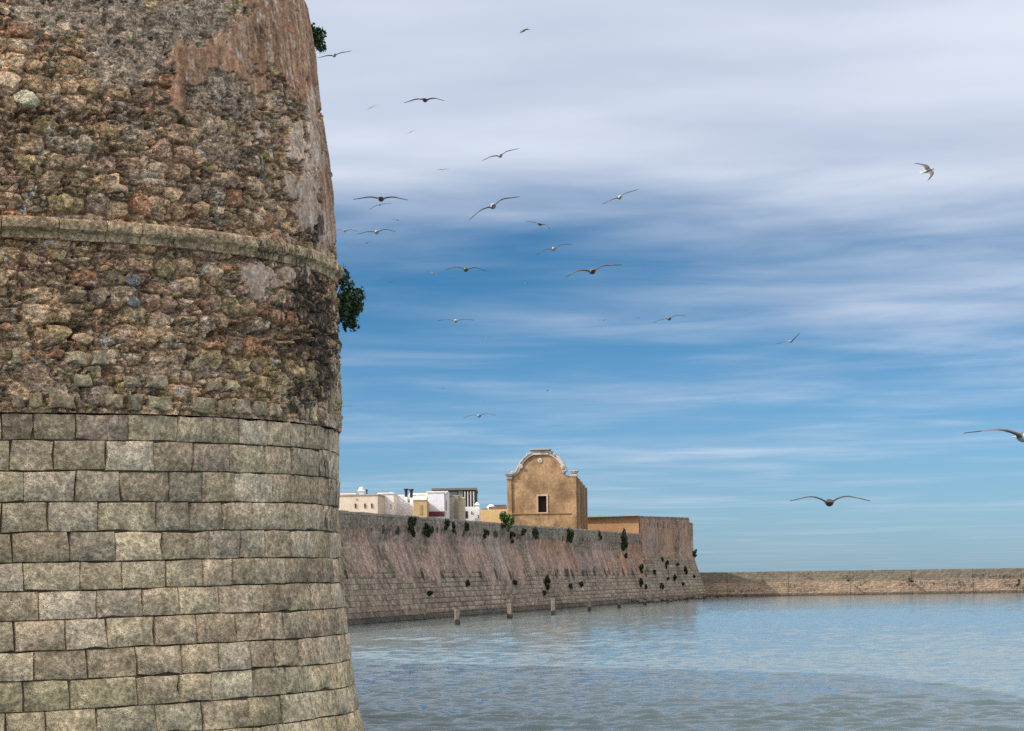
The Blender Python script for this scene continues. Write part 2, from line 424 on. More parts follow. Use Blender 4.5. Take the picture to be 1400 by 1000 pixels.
MORTAR = [(110, 18, 90, 34, .9), (190, 60, 70, 45, .9), (260, 30, 60, 40, 1), (300, 130, 50, 50, .7), (160, 100, 40, 25, .8), (310, 200, 40, 30, .55),
          (60, 500, 50, 18, .5), (250, 500, 60, 14, .5), (345, 560, 40, 14, .5)]
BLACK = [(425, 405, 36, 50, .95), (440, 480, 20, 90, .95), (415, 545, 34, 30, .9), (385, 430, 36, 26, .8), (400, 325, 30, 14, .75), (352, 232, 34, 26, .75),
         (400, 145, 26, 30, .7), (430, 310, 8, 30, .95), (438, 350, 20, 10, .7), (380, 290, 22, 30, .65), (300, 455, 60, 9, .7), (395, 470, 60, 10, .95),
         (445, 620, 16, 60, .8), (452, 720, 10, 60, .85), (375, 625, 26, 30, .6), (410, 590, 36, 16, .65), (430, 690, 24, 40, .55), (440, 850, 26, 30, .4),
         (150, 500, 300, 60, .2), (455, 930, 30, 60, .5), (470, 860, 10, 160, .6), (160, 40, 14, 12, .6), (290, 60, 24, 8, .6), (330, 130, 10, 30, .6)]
CREV = [(385, 452, 50, 6, 1), (420, 466, 40, 5, 1), (330, 450, 26, 5, .8), (105, 160, 26, 5, .9), (35, 158, 22, 4, .7), (160, 205, 8, 8, .9),
        (90, 450, 30, 7, .8), (240, 448, 30, 5, .7), (160, 38, 8, 8, 1), (287, 66, 12, 6, 1), (122, 400, 10, 6, .8)]
PAL = np.array([(.275, .228, .158), (.300, .250, .185), (.240, .205, .150), (.255, .235, .155), (.230, .215, .185), (.285, .195, .140), (.200, .180, .140),
                (.340, .295, .220), (.265, .225, .170), (.225, .185, .145), (.370, .335, .270), (.250, .205, .175)]) * np.array([1.38, 1.07, .88])
def palette(h):
    i = np.clip((np.asarray(h) * len(PAL)).astype(int), 0, len(PAL) - 1); return PAL[i]

tower_root = empty('stone_tower', (TC[0], TC[1], 0))
tag(tower_root, 'huge round stone tower, squared blocks below and rough rubble above a thin string course', 'tower')
TINV = Matrix.Translation(Vector((TC[0], TC[1], 0))).inverted()
def under_tower(o):
    o.parent = tower_root; o.matrix_parent_inverse = TINV; return o

Z_ASH = 5.06                      # top of the squared masonry
CU, CV = 0.335, 0.235             # rubble cell size
def rubble_fields(th, z):
    u = th * 5.3
    wu = (fbm(u * 2.2, z * 2.2, 41, 4) - .5) * 0.16; wv = (fbm(u * 2.2, z * 2.2, 42, 4) - .5) * 0.13
    return u + wu, z + wv
def rubble():
    nth, nz = 760, 620
    ths = np.linspace(R_(10), R_(112), nth); zs = np.linspace(Z_ASH - 0.02, 11.75, nz)
    TH, Z = np.meshgrid(ths, zs)
    px, py = pxof(TH, Z)
    u, v = rubble_fields(TH, Z)
    d1, d2, ix, iy, du, dv = cells(u, v, CU, CV, 90, 3.0, 0.8)
    gap = d2 - d1
    s1, s2, jx, jy, _, _ = cells(u + 3, v, 0.125, 0.085, 130, 2.6, 0.9)
    t1, t2, kx, ky, _, _ = cells(u + 7, v + 1, 0.052, 0.038, 150, 2.2, 0.95)
    orange = blobs(px, py, ORANGE); pink = blobs(px, py, PINK)
    mort = blobs(px, py, MORTAR); black = blobs(px, py, BLACK, 0.8); crev = blobs(px, py, CREV, .8)
    plast = np.clip(np.maximum(orange, pink) * 1.35 - 0.62 * sstep(fbm(u * 3, v * 2, 77, 5), .48, .60) - .35 * sstep(fbm(u * 9, v * 7, 78, 4), .55, .65), 0, 1)
    plast = sstep(plast, .30, .62)
    hb = h2(ix, iy, 91)
    big = sstep(gap, 0.02, 0.30) * (0.35 + 0.65 * hb) * sstep(hb, 0.22, 0.40)
    small = sstep(s2 - s1, 0.02, 0.32) * (0.3 + 0.7 * h2(jx, jy, 131))
    tiny = sstep(t2 - t1, 0.02, 0.4) * h2(kx, ky, 151)
    f1 = fbm(u * 5, v * 5, 15, 6, 0.6) - .5
    f2 = fbm(u * 22, v * 22, 16, 4, 0.6) - .5
    isbig = hb > 0.40
    off = np.where(isbig, 0.085 * big - 0.005, 0.075 * small + 0.005) + 0.026 * tiny + 0.07 * f1 + 0.034 * f2 - 0.045
    morto = 0.01 + 0.028 * small * h2(jx, jy, 133) + 0.016 * tiny + 0.05 * f1 + 0.035 * f2
    off = off * (1 - mort) + morto * mort
    off = off * (1 - plast) + (0.055 + 0.022 * f1 + 0.010 * f2) * plast
    off -= 0.14 * crev * (1 - plast)
    pitm = sstep(fbm(u * 9, v * 9, 19, 4, .6), .60, .72) * (1 - 0.8 * plast)
    off -= 0.07 * pitm
    # colours
    cb = palette(h2(ix, iy, 95)); cs = palette(h2(jx, jy, 135))
    col = np.where(isbig[..., None], cb, cs * 0.92)
    col = col * (0.70 + 0.55 * h2(kx, ky, 152))[..., None] * (0.75 + 0.5 * h2(jx, jy, 153))[..., None]
    earth = np.array([.185, .142, .102])
    jm = np.where(isbig, 1 - sstep(gap, 0.0, 0.09), 1 - sstep(s2 - s1, 0.0, 0.1))
    col = col * (1 - 0.7 * jm[..., None]) + earth * (0.7 * jm[..., None])
    mc = np.array([.330, .252, .195]) * (0.8 + 0.4 * fbm(u * 2, v * 2, 61, 4))[..., None]
    col = col * (1 - 0.8 * mort[..., None]) + mc * (0.8 * mort[..., None])
    strk = fbm(u * 9, v * 1.1, 62, 5)
    oc = np.array([.275, .152, .095]) * (0.30 + 1.35 * strk)[..., None]
    oc = oc * (1 - 0.65 * sstep(fbm(u * 14, v * 1.2, 63, 4), .54, .70)[..., None]) + np.array([.40, .29, .20]) * (0.65 * sstep(fbm(u * 14, v * 1.2, 63, 4), .54, .70)[..., None])
    pc = np.array([.385, .275, .215]) * (0.75 + 0.5 * fbm(u * 5, v * 1.6, 64, 5))[..., None]
    wgt = (orange / (orange + pink + 1e-6))[..., None]
    col = col * (1 - plast[..., None]) + (oc * wgt + pc * (1 - wgt)) * plast[..., None]
    # yellow lichen just over the squared stones, reddish earth in the middle
    yl = sstep(fbm(u * 1.6, v * 2.6, 65, 4), .57, .68) * sstep(Z, 6.4, 5.3) * 0.55
    col = col * (1 - yl[..., None]) + np.array([.27, .215, .075]) * yl[..., None]
    # pale salts and guano flecks
    wl_ = sstep(fbm(u * 7, v * 4.5, 66, 5), .66, .74) * 0.55 * (1 - mort * .5)
    col = col * (1 - wl_[..., None]) + np.array([.50, .46, .40]) * wl_[..., None]
    rgba = np.concatenate([col, (black * 0.95)[..., None]], -1)
    V = tower(TH, Z, off).reshape(-1, 3)
    fc = grid_faces(nz, nth)
    pm = plast.reshape(-1)[fc].mean(1) > 0.5
    rgba = rgba.reshape(-1, 4)
    def sub(sel):
        ff = fc[sel]; used, inv = np.unique(ff, return_inverse=True)
        return V[used], inv.reshape(ff.shape), rgba[used]
    a, f_, c_ = sub(~pm)
    o = under_tower(link('rubble_masonry', mesh_np('rubble_masonry', a, f_, True, c_), None, [MAT['masonry']])); o['kind'] = 'stuff'
    a, f_, c_ = sub(pm)
    o = under_tower(link('plaster_coat', mesh_np('plaster_coat', a, f_, True, c_), None, [MAT['plaster']])); o['kind'] = 'stuff'
rubble()

# single stones bedded in the rubble
def stone_variants(n=18):
    res = []
    for k in range(n):
        bm = bmesh.new(); bmesh.ops.create_icosphere(bm, subdivisions=2, radius=1.0)
        rg = np.random.default_rng(900 + k)
        P = np.array([v.co[:] for v in bm.verts])
        p = rg.uniform(2.4, 6.0)
        P = P / (np.abs(P) ** p).sum(1)[:, None] ** (1 / p)
        for _ in range(rg.integers(5, 10)):
            nrm = rg.normal(size=3); nrm[1] = -abs(nrm[1]) * 0.6; nrm /= np.linalg.norm(nrm); dd = rg.uniform(0.50, 0.88)
            e = np.maximum(P @ nrm - dd, 0); P = P - e[:, None] * nrm * 0.92
        P += rg.normal(0, 0.05, P.shape)
        for v, c in zip(bm.verts, P): v.co = c
        bmesh.ops.delete(bm, geom=[v for v in bm.verts if v.co.y > 0.35], context='VERTS')
        me = bpy.data.meshes.new('rubble_stone'); bm.to_mesh(me); bm.free()
        me.polygons.foreach_set('use_smooth', np.full(len(me.polygons), True)); me.set_sharp_from_angle(angle=R_(26))
        me.materials.append(MAT['rubble']); res.append(me)
    return res
def frame_at(th, tiltz=0.0):
    n = Vector((math.sin(th), -math.cos(th), 0)); t = Vector((math.cos(th), math.sin(th), 0))
    return Matrix((( t.x, -n.x, 0), (t.y, -n.y, 0), (0, 0, 1))).to_4x4()
rng = random.Random(4)
VARS = stone_variants()
def rubble_stones():
    cand = []
    for iy in range(int(Z_ASH / CV) - 1, int(11.6 / CV) + 1):
        off = float(h2(iy, 5, 90)); 
        for ix in range(int(R_(14) * 5.3 / CU), int(R_(108) * 5.3 / CU) + 2):
            jx = float(h2(ix, iy, 91)); jy = float(h2(ix, iy, 92))
            uu = (ix + .5 + (jx - .5) * .8 - off) * CU; vv = (iy + .5 + (jy - .5) * .48) * CV
            hb = float(h2(ix, iy, 91)); cand.append((uu, vv, ix, iy))
    res = []
    for uu, vv, ix, iy in cand:
        th = uu / 5.3; z = vv
        x, y = pxof(np.array([th]), np.array([z])); x, y = float(x[0]), float(y[0])
        if z < Z_ASH + 0.62 or 7.10 < z < 7.56 or th > R_(104) or z > 11.5: continue
        A = lambda L: float(blobs(np.array([x]), np.array([y]), L)[0])
        if max(A(ORANGE), A(PINK)) > .35 or A(CREV) > .5: continue
        mo = A(MORTAR)
        if rng.random() < mo * 0.75: continue
        size = 0.50 + 0.62 * float(h2(ix, iy, 97)) ** 1.3 + (0.22 if rng.random() < .12 else 0)
        res.append((size - mo * .35, th, z, ix, iy, A(BLACK)))
    res.sort(reverse=True); res = res[:296]
    # a few that stand out in the photograph: the big pale boulder, the two grey squared ones, the round orange one
    special = [(40, 139, 44, 30, (.46, .41, .29), 0), (181, 386, 26, 24, (.205, .205, .20), 1), (182, 416, 24, 22, (.165, .165, .165), 1), (10, 449, 22, 15, (.42, .24, .15), 0)]
    sp = [(inv_tower(x, y), w, h, c) for x, y, w, h, c, _ in special]
    for size, th, z, ix, iy, bl in res:
        if any(abs((th - float(t)) * 5.3) < w / 113 * .5 + .12 and abs(z - float(zz)) < h / 113 * .5 + .09 for (t, zz), w, h, c in sp): continue
        o = bpy.data.objects.new('rubble_stone', rng.choice(VARS)); COL.objects.link(o)
        w = CU * 0.5 * size * rng.uniform(.85, 1.15); h = CV * 0.5 * size * rng.uniform(.8, 1.12); d = rng.uniform(.07, .12)
        p = tower(np.array(th), np.array(z), rng.uniform(-.048, -.010) - (d - 0.085) * .6)
        o.matrix_world = Matrix.Translation(Vector(p)) @ frame_at(th) @ Matrix.Rotation(rng.uniform(-.22, .22), 4, 'Y') @ Matrix.Rotation(rng.uniform(-.12, .22), 4, 'X') @ Matrix.Diagonal((w * rng.choice((-1, 1)) if False else w, d, h, 1))
        c = palette(float(h2(ix, iy, 95))) * rng.uniform(.72, 1.30)
        o.color = (*c, min(1, bl * .95)); under_tower(o)
    for (t, zz), w, h, c in sp:
        o = bpy.data.objects.new('rubble_stone', VARS[3]); COL.objects.link(o)
        p = tower(t, zz, -0.01)
        o.matrix_world = Matrix.Translation(Vector(p)) @ frame_at(float(t)) @ Matrix.Diagonal((w / 226, .13, h / 226, 1))
        o.color = (*c, 0.0); under_tower(o)
rubble_stones()

# squared blocks, course by course, joints where the photograph has them
CRS = [565, 601.5, 643.5, 686.5, 728, 769, 808, 848, 890, 931.5, 972.6, 1014]
JNT = [[-60, 0, 97, 225, 383, 530, 632, 712, 797, 860, 908, 960, 1003], [-70, 25, 160, 315, 460, 575, 680, 790, 866, 946, 1000],
       [-80, 70, 228, 355, 508, 603, 697, 810, 878, 926, 976], [-110, 5, 145, 290, 465, 565, 660, 748, 847, 903, 955, 985],
       [-90, 38, 205, 340, 485, 623, 716, 787, 865, 933, 980], [-80, 68, 238, 362, 497, 608, 690, 757, 845, 917, 958],
       [-60, 115, 290, 427, 532, 652, 782, 862, 925, 985], [-110, 38, 195, 322, 462, 587, 702, 775, 845, 920, 965],
       [-60, 100, 262, 407, 540, 652, 745, 818, 890, 955, 1010], [-70, 68, 208, 407, 537, 635, 755, 857, 925, 990, 1030], [-120, 15, 135, 287, 465, 607, 748, 845, 935, 1010, 1050]]
ASH = [(.305, .290, .205), (.330, .312, .225), (.285, .262, .190), (.320, .290, .215), (.300, .270, .205), (.270, .245, .180), (.340, .325, .255), (.300, .285, .220)]
def ashlar_block(t0, t1, z0, z1, colr, al, name='ashlar_block', rough=1.0):
    g = 0.0025
    du = (t1 - t0) * 5.6; dz = z1 - z0; bev = rng.uniform(.004, .011); pr_ = rng.uniform(-.010, .014)
    def loop(inset, off, jit):
        pts = []
        for k in range(10):
            s, q = [(0, 0), (.34, 0), (.68, 0), (1, 0), (1, .5), (1, 1), (.66, 1), (.32, 1), (0, 1), (0, .5)][k]
            ju, jz = jit[k]
            a = inset + g; x = a + s * (du - 2 * a); y = a + q * (dz - 2 * a)
            x += ju * (1 if s == 0 else (-1 if s == 1 else 0)); y += jz * (1 if q == 0 else (-1 if q == 1 else 0))
            pts.append((t0 + x / 5.6, z0 + y, off + (0 if off < -.05 else ofs[k])))
        return pts
    jit = [(abs(rng.gauss(0, .010)) + (.03 if rng.random() < .06 else 0), abs(rng.gauss(0, .007)) + (.02 if rng.random() < .05 else 0)) for _ in range(10)]
    ofs = [rng.gauss(0, .006 * rough) for _ in range(10)]
    if rough > 1: jit = [(a * rough + rng.uniform(0, .02), b * rough + rng.uniform(0, .02)) for a, b in jit]; bev *= 2; pr_ += .045
    back = loop(0, -.22, jit); mid = loop(0, pr_ - bev, jit); frt = loop(bev, pr_, jit)
    c = [(t0 + t1) / 2 + rng.uniform(-.1, .1) * (t1 - t0), (z0 + z1) / 2 + rng.uniform(-.1, .1) * dz, pr_ + rng.uniform(-.012, .012)]
    P = np.array(back + mid + frt + [c])
    u_ = P[:, 0] * 5.5; w1 = (fbm(u_ * .9, P[:, 1] * 1.7, 55, 3) - .5) * .045; w2 = (fbm(u_ * 1.2, P[:, 1] * 1.5, 56, 3) - .5) * .05 / 5.5
    P[:, 2] += (fbm(u_ * .8, P[:, 1] * .9, 57, 3) - .5) * .05
    V = tower(P[:, 0] + w2, P[:, 1] + w1 * (P[:, 1] < Z_ASH - .05), P[:, 2])
    f = []
    for b in (0, 10):
        f += [(b + k, b + (k + 1) % 10, b + 10 + (k + 1) % 10, b + 10 + k) for k in range(10)]
    f += [(20 + k, 20 + (k + 1) % 10, 30) for k in range(10)]
    me = mesh_np(name, V, f, True); me.set_sharp_from_angle(angle=R_(50))
    o = link(name, me, None, [MAT['ashlar']]); o.color = (*colr, al); under_tower(o)
def ashlar_rough():
    # two broken courses of small roughly squared stones between the ashlar and the rubble
    for z0, hgt in ((Z_ASH - .01, .27), (Z_ASH + .265, .25), (Z_ASH + .53, .25)):
        t = R_(12) + rng.uniform(0, .05)
        while t < R_(106):
            w = rng.uniform(.20, .44) / 5.4; x, y = pxof(np.array([t + w / 2]), np.array([z0 + hgt / 2])); bl = float(blobs(x, y, BLACK, .8)[0])
            if rng.random() > (.30 if z0 < 5.2 else .55):
                c = np.array(rng.choice(ASH)) * np.array([1.16, .97, .86]) * rng.uniform(.66, 1.1)
                ashlar_block(t + .012 / 5.4, t + w - .012 / 5.4, z0 + rng.uniform(.005, .03), z0 + hgt - rng.uniform(.01, .05), c, bl * .9 + .1 * rng.random(), 'rough_block', 2.2)
            t += w
def ashlar():
    zlev = [float(inv_tower(46.0, y)[1]) for y in CRS]
    n = 0
    rows = list(zip(zlev[:-1], zlev[1:], JNT))
    zb = zlev[-1]
    while zb > 0.15:
        rows.append((zb, zb - .37, None)); zb -= .37
    for r, (zt, zb_, jn) in enumerate(rows):
        zm = (zt + zb_) / 2
        if jn:
            t = []
            for j in jn:
                x = j / 2.173
                if x > 466 and False: continue
                y = (CRS[r] + CRS[r + 1]) / 2 - max(0, x - 60) * .02
                if x < 0:
                    t0 = float(inv_tower(0.0, y)[0]); t.append(t0 + x / 113 / 5.3 * 1.1); continue
                b = (x - 700) / F; dd = abs(TC[0] - TC[1] * b) / math.sqrt(1 + b * b)
                if dd >= TR(zm): continue
                t.append(float(inv_tower(x, y)[0]))
            if t[-1] > R_(88): t = t[:-1]
            while t[-1] < R_(112): t.append(t[-1] + rng.uniform(.42, .6) / 5.5)
            t.insert(0, t[0] - .6 / 5.5)
        else:
            t = [R_(8) + rng.uniform(0, .1)]
            while t[-1] < R_(110): t.append(t[-1] + rng.uniform(.46, .72) / 5.6)
        for i, (a, b) in enumerate(zip(t[:-1], t[1:])):
            x, y = pxof(np.array([(a + b) / 2]), np.array([zm])); bl = float(blobs(x, y, BLACK, 0.8)[0])
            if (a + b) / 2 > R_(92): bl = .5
            c = np.array(rng.choice(ASH)) * np.array([1.27, 1.06, .97]) * rng.uniform(.82, 1.12)
            if rng.random() < .08: c = np.array((.325, .262, .185)) * rng.uniform(.85, 1.1)
            if r == 0 and abs(x[0] - 140) < 25: c = np.array((.31, .225, .170))
            if r == 1 and abs(x[0] - 290) < 18: c = np.array((.31, .232, .170))
            if r == 7 and abs(x[0] - 297) < 18: c = np.array((.34, .25, .165))
            if r > 8: c = c * np.array((.96, 1.0, .95))
            ashlar_block(a, b, zb_, zt, c, bl * .9 + .05 * rng.random()); n += 1
    return n
n_ash = ashlar()
ashlar_rough()

def cornice():
    js = [-70, 0, 77, 141, 188, 234, 288, 344, 415, 439]
    t = []
    for x in js:
        if x < 0: t.append(R_(8)); continue
        t.append(float(inv_tower(x, 305 + max(0, x - 60) * .13)[0]))
    while t[-1] < R_(125): t.append(t[-1] + .62 / 5.3)
    zt = float(inv_tower(20.0, 297)[1]); H = .262
    prof = [(-.15, 0), (.055, 0), (.062, .055), (.070, .085), (.105, .095), (.135, .12), (.142, .17), (.136, .225), (.10, .255), (.02, .265), (-.15, .27)]
    for a, b in zip(t[:-1], t[1:]):
        n = 9; V = []; e = .006 / 5.3; dj = rng.gauss(0, .006); zj = rng.gauss(0, .004)
        for k in range(n):
            th = a + e + (b - a - 2 * e) * k / (n - 1)
            for o_, z_ in prof:
                V.append(tower(np.array(th), np.array(zt - H + z_ + zj), o_ + dj + rng.gauss(0, .007)))
        m = len(prof); f = [(k * m + i, (k + 1) * m + i, (k + 1) * m + i + 1, k * m + i + 1) for k in range(n - 1) for i in range(m - 1)]
        f += [tuple(range(m))[::-1], tuple((n - 1) * m + i for i in range(m))]
        me = mesh_np('cornice_block', np.array(V), f, True); me.set_sharp_from_angle(angle=R_(35))
        o = link('cornice_block', me, None, [MAT['cornice']])
        mid = (a + b) / 2; x, y = pxof(np.array([mid]), np.array([zt]))
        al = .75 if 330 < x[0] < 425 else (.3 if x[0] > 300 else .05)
        c = np.array((.315, .222, .138)) * rng.uniform(.9, 1.1); o.color = (*c, al); under_tower(o)
cornice()

def tower_core():
    ths = np.linspace(0, 2 * math.pi, 97)[:-1]; zs = np.linspace(-.8, 13.6, 60)
    V = []
    for z in zs:
        o = -.055 if z < Z_ASH - .1 else (-.16 if z < 11.6 else -.04)
        for t in ths: V.append(tower(np.array(t), np.array(z), o))
    n = len(ths); f = []
    for j in range(len(zs) - 1):
        f += [(j * n + k, j * n + (k + 1) % n, (j + 1) * n + (k + 1) % n, (j + 1) * n + k) for k in range(n)]
    f.append(tuple((len(zs) - 1) * n + k for k in range(n)))
    under_tower(link('tower_core', mesh_np('tower_core', np.array(V), f, True), None, [MAT['mortar']]))
    # unseen walls added for their shade, behind the tower and left of the viewpoint
    mb = MB()
    mb.prism([(-6.2, 36), (-5.3, 42), (-5.4, 52), (-7.2, 62), (-23, 78), (-70, 80), (-70, 36)], -1, 14.0, 0, .99)  # unseen block, outline shaped so its shadow covers the near water
    under_tower(mb.build('unseen_flank_wall', [MAT['flank']]))
    mb = MB()
    mb.prism([(-12.0, 31.5), (-11.0, 20), (-40, 15), (-40, 33)], -1, 14.6, 0, .985)  # added out of view to keep the sun off the tower front
    under_tower(mb.build('unseen_sun_block_wall', [MAT['flank']]))
MAT['flank'] = stone_mat('rampart_masonry', 'object', .6, .9, .06, .8, .5, .15)
tower_core()
# ------------------------------------------------------------------ sea wall and corner bastion
WB = np.array([-10.5, 150.0]); WD = np.array([.2364, .9716]); WD /= np.linalg.norm(WD); WN = np.array([WD[1], -WD[0]])
S_BAST, S_END = 111.0, 147.6
def setback(z): return np.where(z < 5.5, 1.7 * z / 5.5, 1.7)
def wallp(s, z, off=0.0):
    q = off - setback(z)
    return np.stack([WB[0] + WD[0] * s + WN[0] * q, WB[1] + WD[1] * s + WN[1] * q, z + 0 * s], -1)
def inv_wall(px, py):
    """photo pixel -> (s, z) on the face of the sea wall"""
    px, py = np.broadcast_arrays(np.asarray(px, float), np.asarray(py, float)); d = ray(px, py); z = np.full(px.shape, 4.0)
    for _ in range(15):
        q = -setback(z); bx = WB[0] + WN[0] * q; by = WB[1] + WN[1] * q
        t = (bx * WN[0] + by * WN[1]) / (d[..., 0] * WN[0] + d[..., 1] * WN[1])
        z = 3 + d[..., 2] * t; s = (d[..., 0] * t - bx) * WD[0] + (d[..., 1] * t - by) * WD[1]
    return s, z
ZTOP = 7.42
def face(s0, s1, ztop, ds, zsplit, name, parent, seed, bast=False):
    S = np.arange(s0, s1 + ds * .5, ds)
    Zl = np.concatenate([np.arange(-.4, zsplit, .06), np.linspace(zsplit, 1.0, 2)[:0]])
    nup = int((np.max(ztop(S)) - zsplit) / .11)
    SS = np.repeat(S[None], len(Zl) + nup + 1, 0)
    zt = ztop(S)
    Z = np.concatenate([np.repeat(Zl[:, None], len(S), 1), zsplit + (zt - zsplit)[None] * (np.arange(nup + 1) / nup)[:, None]], 0)
    # squared courses below
    Zb = Z + (fbm(SS / 4.0, Z / 2.5, seed + 80, 5, .6) - .5) * 3.6
    row = np.floor(Z / .37); bw = 0.62
    uu = SS / bw + h2(row, row * 0 + 3, seed) ; bi = np.floor(uu); fu = uu - bi; fz = Z / .37 - row
    jo = np.minimum(np.minimum(fu, 1 - fu) * bw, np.minimum(fz, 1 - fz) * .37)
    hb = h2(bi, row, seed + 1)
    ash = sstep(Zb, (4.6 if bast else 3.25), (4.2 if bast else 2.95)) * (1 - .5 * sstep(fbm(SS / 5, Z / 2, seed + 9, 4), .52, .6))
    d1, d2, ix, iy, _, _ = cells(SS, Z, .42, .30, seed + 20, 2.8, .85)
    hc = h2(ix, iy, seed + 21)
    rub = sstep(d2 - d1, 0, .35) * (.4 + .6 * hc)
    f1 = fbm(SS / 1.3, Z / 1.0, seed + 30, 5, .6) - .5
    off_r = .11 * rub + .16 * f1
    off_a = np.where(jo < .03, -.015, 0.02 + .04 * hb) + .10 * f1
    par = sstep(Z, zt[None] - 1.15, zt[None] - .95) if not bast else sstep(Z, zt[None] - .3, zt[None] - .2)
    lean = SS + .14 * Z
    pl = sstep(Zb, 2.7, 3.5) * (1 - par) * sstep(fbm(lean / 4.0, Z / 3.2, seed + 40, 5, .6) + (.10 if not bast else .12), .42, .56)
    pl = pl * (1 - sstep(SS, 10, 2) * .92) if not bast else pl * sstep(Z, 4.6, 5.6)
    off = (off_r * (1 - ash) + off_a * ash) * (1 - pl) + pl * (.06 + .05 * f1) + .04 * par
    c_r = np.array([.258, .198, .148]) * (.62 + .75 * hc)[..., None]
    c_a = np.array([.292, .230, .176]) * (.72 + .55 * hb)[..., None] * np.where(jo < .025, .62, 1.0)[..., None] * (.7 + .6 * fbm(SS / 1.6, Z / 1.2, seed + 70, 5, .6))[..., None]
    col = c_r * (1 - ash[..., None]) + c_a * ash[..., None]
    st = fbm(lean / .55, Z / 5.0, seed + 50, 5, .6); st2 = fbm(lean / 1.6, Z / 7.0, seed + 51, 4, .55)
    g_or = sstep(fbm(SS / 22, Z / 6, seed + 52, 3) + (SS - 55) / 260, .46, .62)[..., None]
    pc = 1.15 * (np.array([.335, .222, .180]) * (1 - g_or) + np.array([.345, .196, .130]) * g_or) * (.68 + .65 * st)[..., None]
    lt = sstep(st2, .58, .70)[..., None] * .55
    pc = pc * (1 - lt) + np.array([.40, .335, .285]) * lt
    dk = sstep(fbm(lean / .8, Z / 4.0, seed + 53, 5, .6), .54, .68)[..., None] * .55
    pc = pc * (1 - dk) + np.array([.15, .125, .105]) * dk
    col = col * (1 - pl[..., None]) + pc * pl[..., None]
    cp = np.array([.270, .215, .168]) * (.6 + .8 * fbm(SS / .30, Z / .9, seed + 54, 5, .65))[..., None]
    if not bast: col = col * (1 - par[..., None]) + cp * par[..., None]
    band = sstep(fbm(SS / .7, Z / 3.0, seed + 61, 4), .35, .6) * sstep(Z, 2.4, 3.1) * sstep(Z, 4.0, 3.3) * .5 + sstep(Z, zt[None] - 1.5, zt[None] - 1.1) * sstep(Z, zt[None] - .5, zt[None] - .9) * .5 * sstep(fbm(SS / .7, Z / 2.6, seed + 62, 4), .42, .62)
    al = np.clip(1.1 * band + .42 * sstep(fbm(SS / 1.1, Z / 2.2, seed + 60, 5), .50, .68) + .12, 0, 1)
    wet = sstep(Z, .75, .25)[..., None]
    col = col * (1 - .75 * wet) + np.array([.060, .055, .045]) * .75 * wet
    rgba = np.concatenate([col, al[..., None]], -1).reshape(-1, 4)
    o = link(name, mesh_np(name, wallp(SS, Z, off).reshape(-1, 3), grid_faces(*SS.shape), True, rgba), parent, [MAT['far_wall']])
    return o

sea_wall = empty('sea_wall', (WB[0], WB[1], 0))
tag(sea_wall, 'long battered grey stone sea wall with pink plaster streaks beside the water', 'wall')
SINV = Matrix.Translation(Vector((WB[0], WB[1], 0))).inverted()
def under(o, root, inv): o.parent = root; o.matrix_parent_inverse = inv; return o
S_BLK0, S_BLK1 = -4.0, 18.5
o = face(-46, S_BAST + .3, lambda s: ZTOP + .05 * np.sin(s * .3) + .06 * (fbm(s / .8, s * 0, 7, 3) - .5), .11, 3.4, 'wall_face', None, 500)
under(o, sea_wall, SINV); o['kind'] = 'stuff'
def blocks():
    n = 0
    for r in range(8):
        z0, z1 = r * .37 + .004 + .008 * rng.random(), (r + 1) * .37
        bw = .62; off = float(h2(r, 3, 500))
        for b in range(math.ceil(S_BLK0 / bw + off), int(S_BLK1 / bw + off) + 1):
            a0, a1 = (b - off) * bw + .006, (b + 1 - off) * bw - .006
            hb = float(h2(b, r, 501)); pr_ = .10 + .03 * hb; e = .016
            V = [wallp(np.array(s), np.array(z), d) for d, q in ((-.1, 0), (pr_ - e, 0), (pr_, e)) for s, z in
                 ((a0 + q + rng.uniform(0, .02), z0 + q + rng.uniform(0, .015)), (a1 - q - rng.uniform(0, .02), z0 + q), (a1 - q - rng.uniform(0, .02), z1 - q - rng.uniform(0, .015)), (a0 + q, z1 - q))]
            f = [(k + j, k + (j + 1) % 4, k + 4 + (j + 1) % 4, k + 4 + j) for k in (0, 4) for j in range(4)] + [(8, 9, 10, 11)]
            o = link('stone_block', mesh_np('stone_block', np.array(V), f, False), None, [MAT['far_block']])
            c = np.array([.292, .230, .176]) * (.68 + .55 * hb) * (1 if r > 1 else .75)
            if r == 0: c = np.array([.085, .078, .065])
            o.color = (*c, .25 + .3 * rng.random()); under(o, sea_wall, SINV); n += 1
    return n
blocks()
def wall_body():
    A = lambda s, q: tuple(WB + WD * s + WN * q)
    mb = MB(); mb.prism([A(-48, -1.95), A(S_BAST, -1.95), A(S_BAST, -3.6), A(-48, -3.6)], -1, ZTOP - .12, 0, 1.0)
    under(mb.build('wall_core', [MAT['flank']]), sea_wall, SINV)
    ss = np.arange(-46, S_BAST + .1, .9); V = []; f = []
    for k, s in enumerate(ss[:-1]):
        e = rng.uniform(-.02, .03); b = len(V)
        for z in (ZTOP - .12, ZTOP + .05 + e):
            for s_, q in ((s + .01, -1.60), (ss[k + 1] - .01, -1.60), (ss[k + 1] - .01, -3.65), (s + .01, -3.65)): V.append((*A(s_, q), z))
        f += [(b + 4, b + 5, b + 6, b + 7), (b, b + 1, b + 5, b + 4), (b + 1, b + 2, b + 6, b + 5), (b + 2, b + 3, b + 7, b + 6), (b + 3, b, b + 4, b + 7)]
    o = under(link('coping', mesh_np('coping', np.array(V), f, False), None, [MAT['coping']]), sea_wall, SINV); o['kind'] = 'stuff'
MAT['coping'] = plaster_mat('coping_stone', (.40, .35, .29), .4, 2.0)
wall_body()

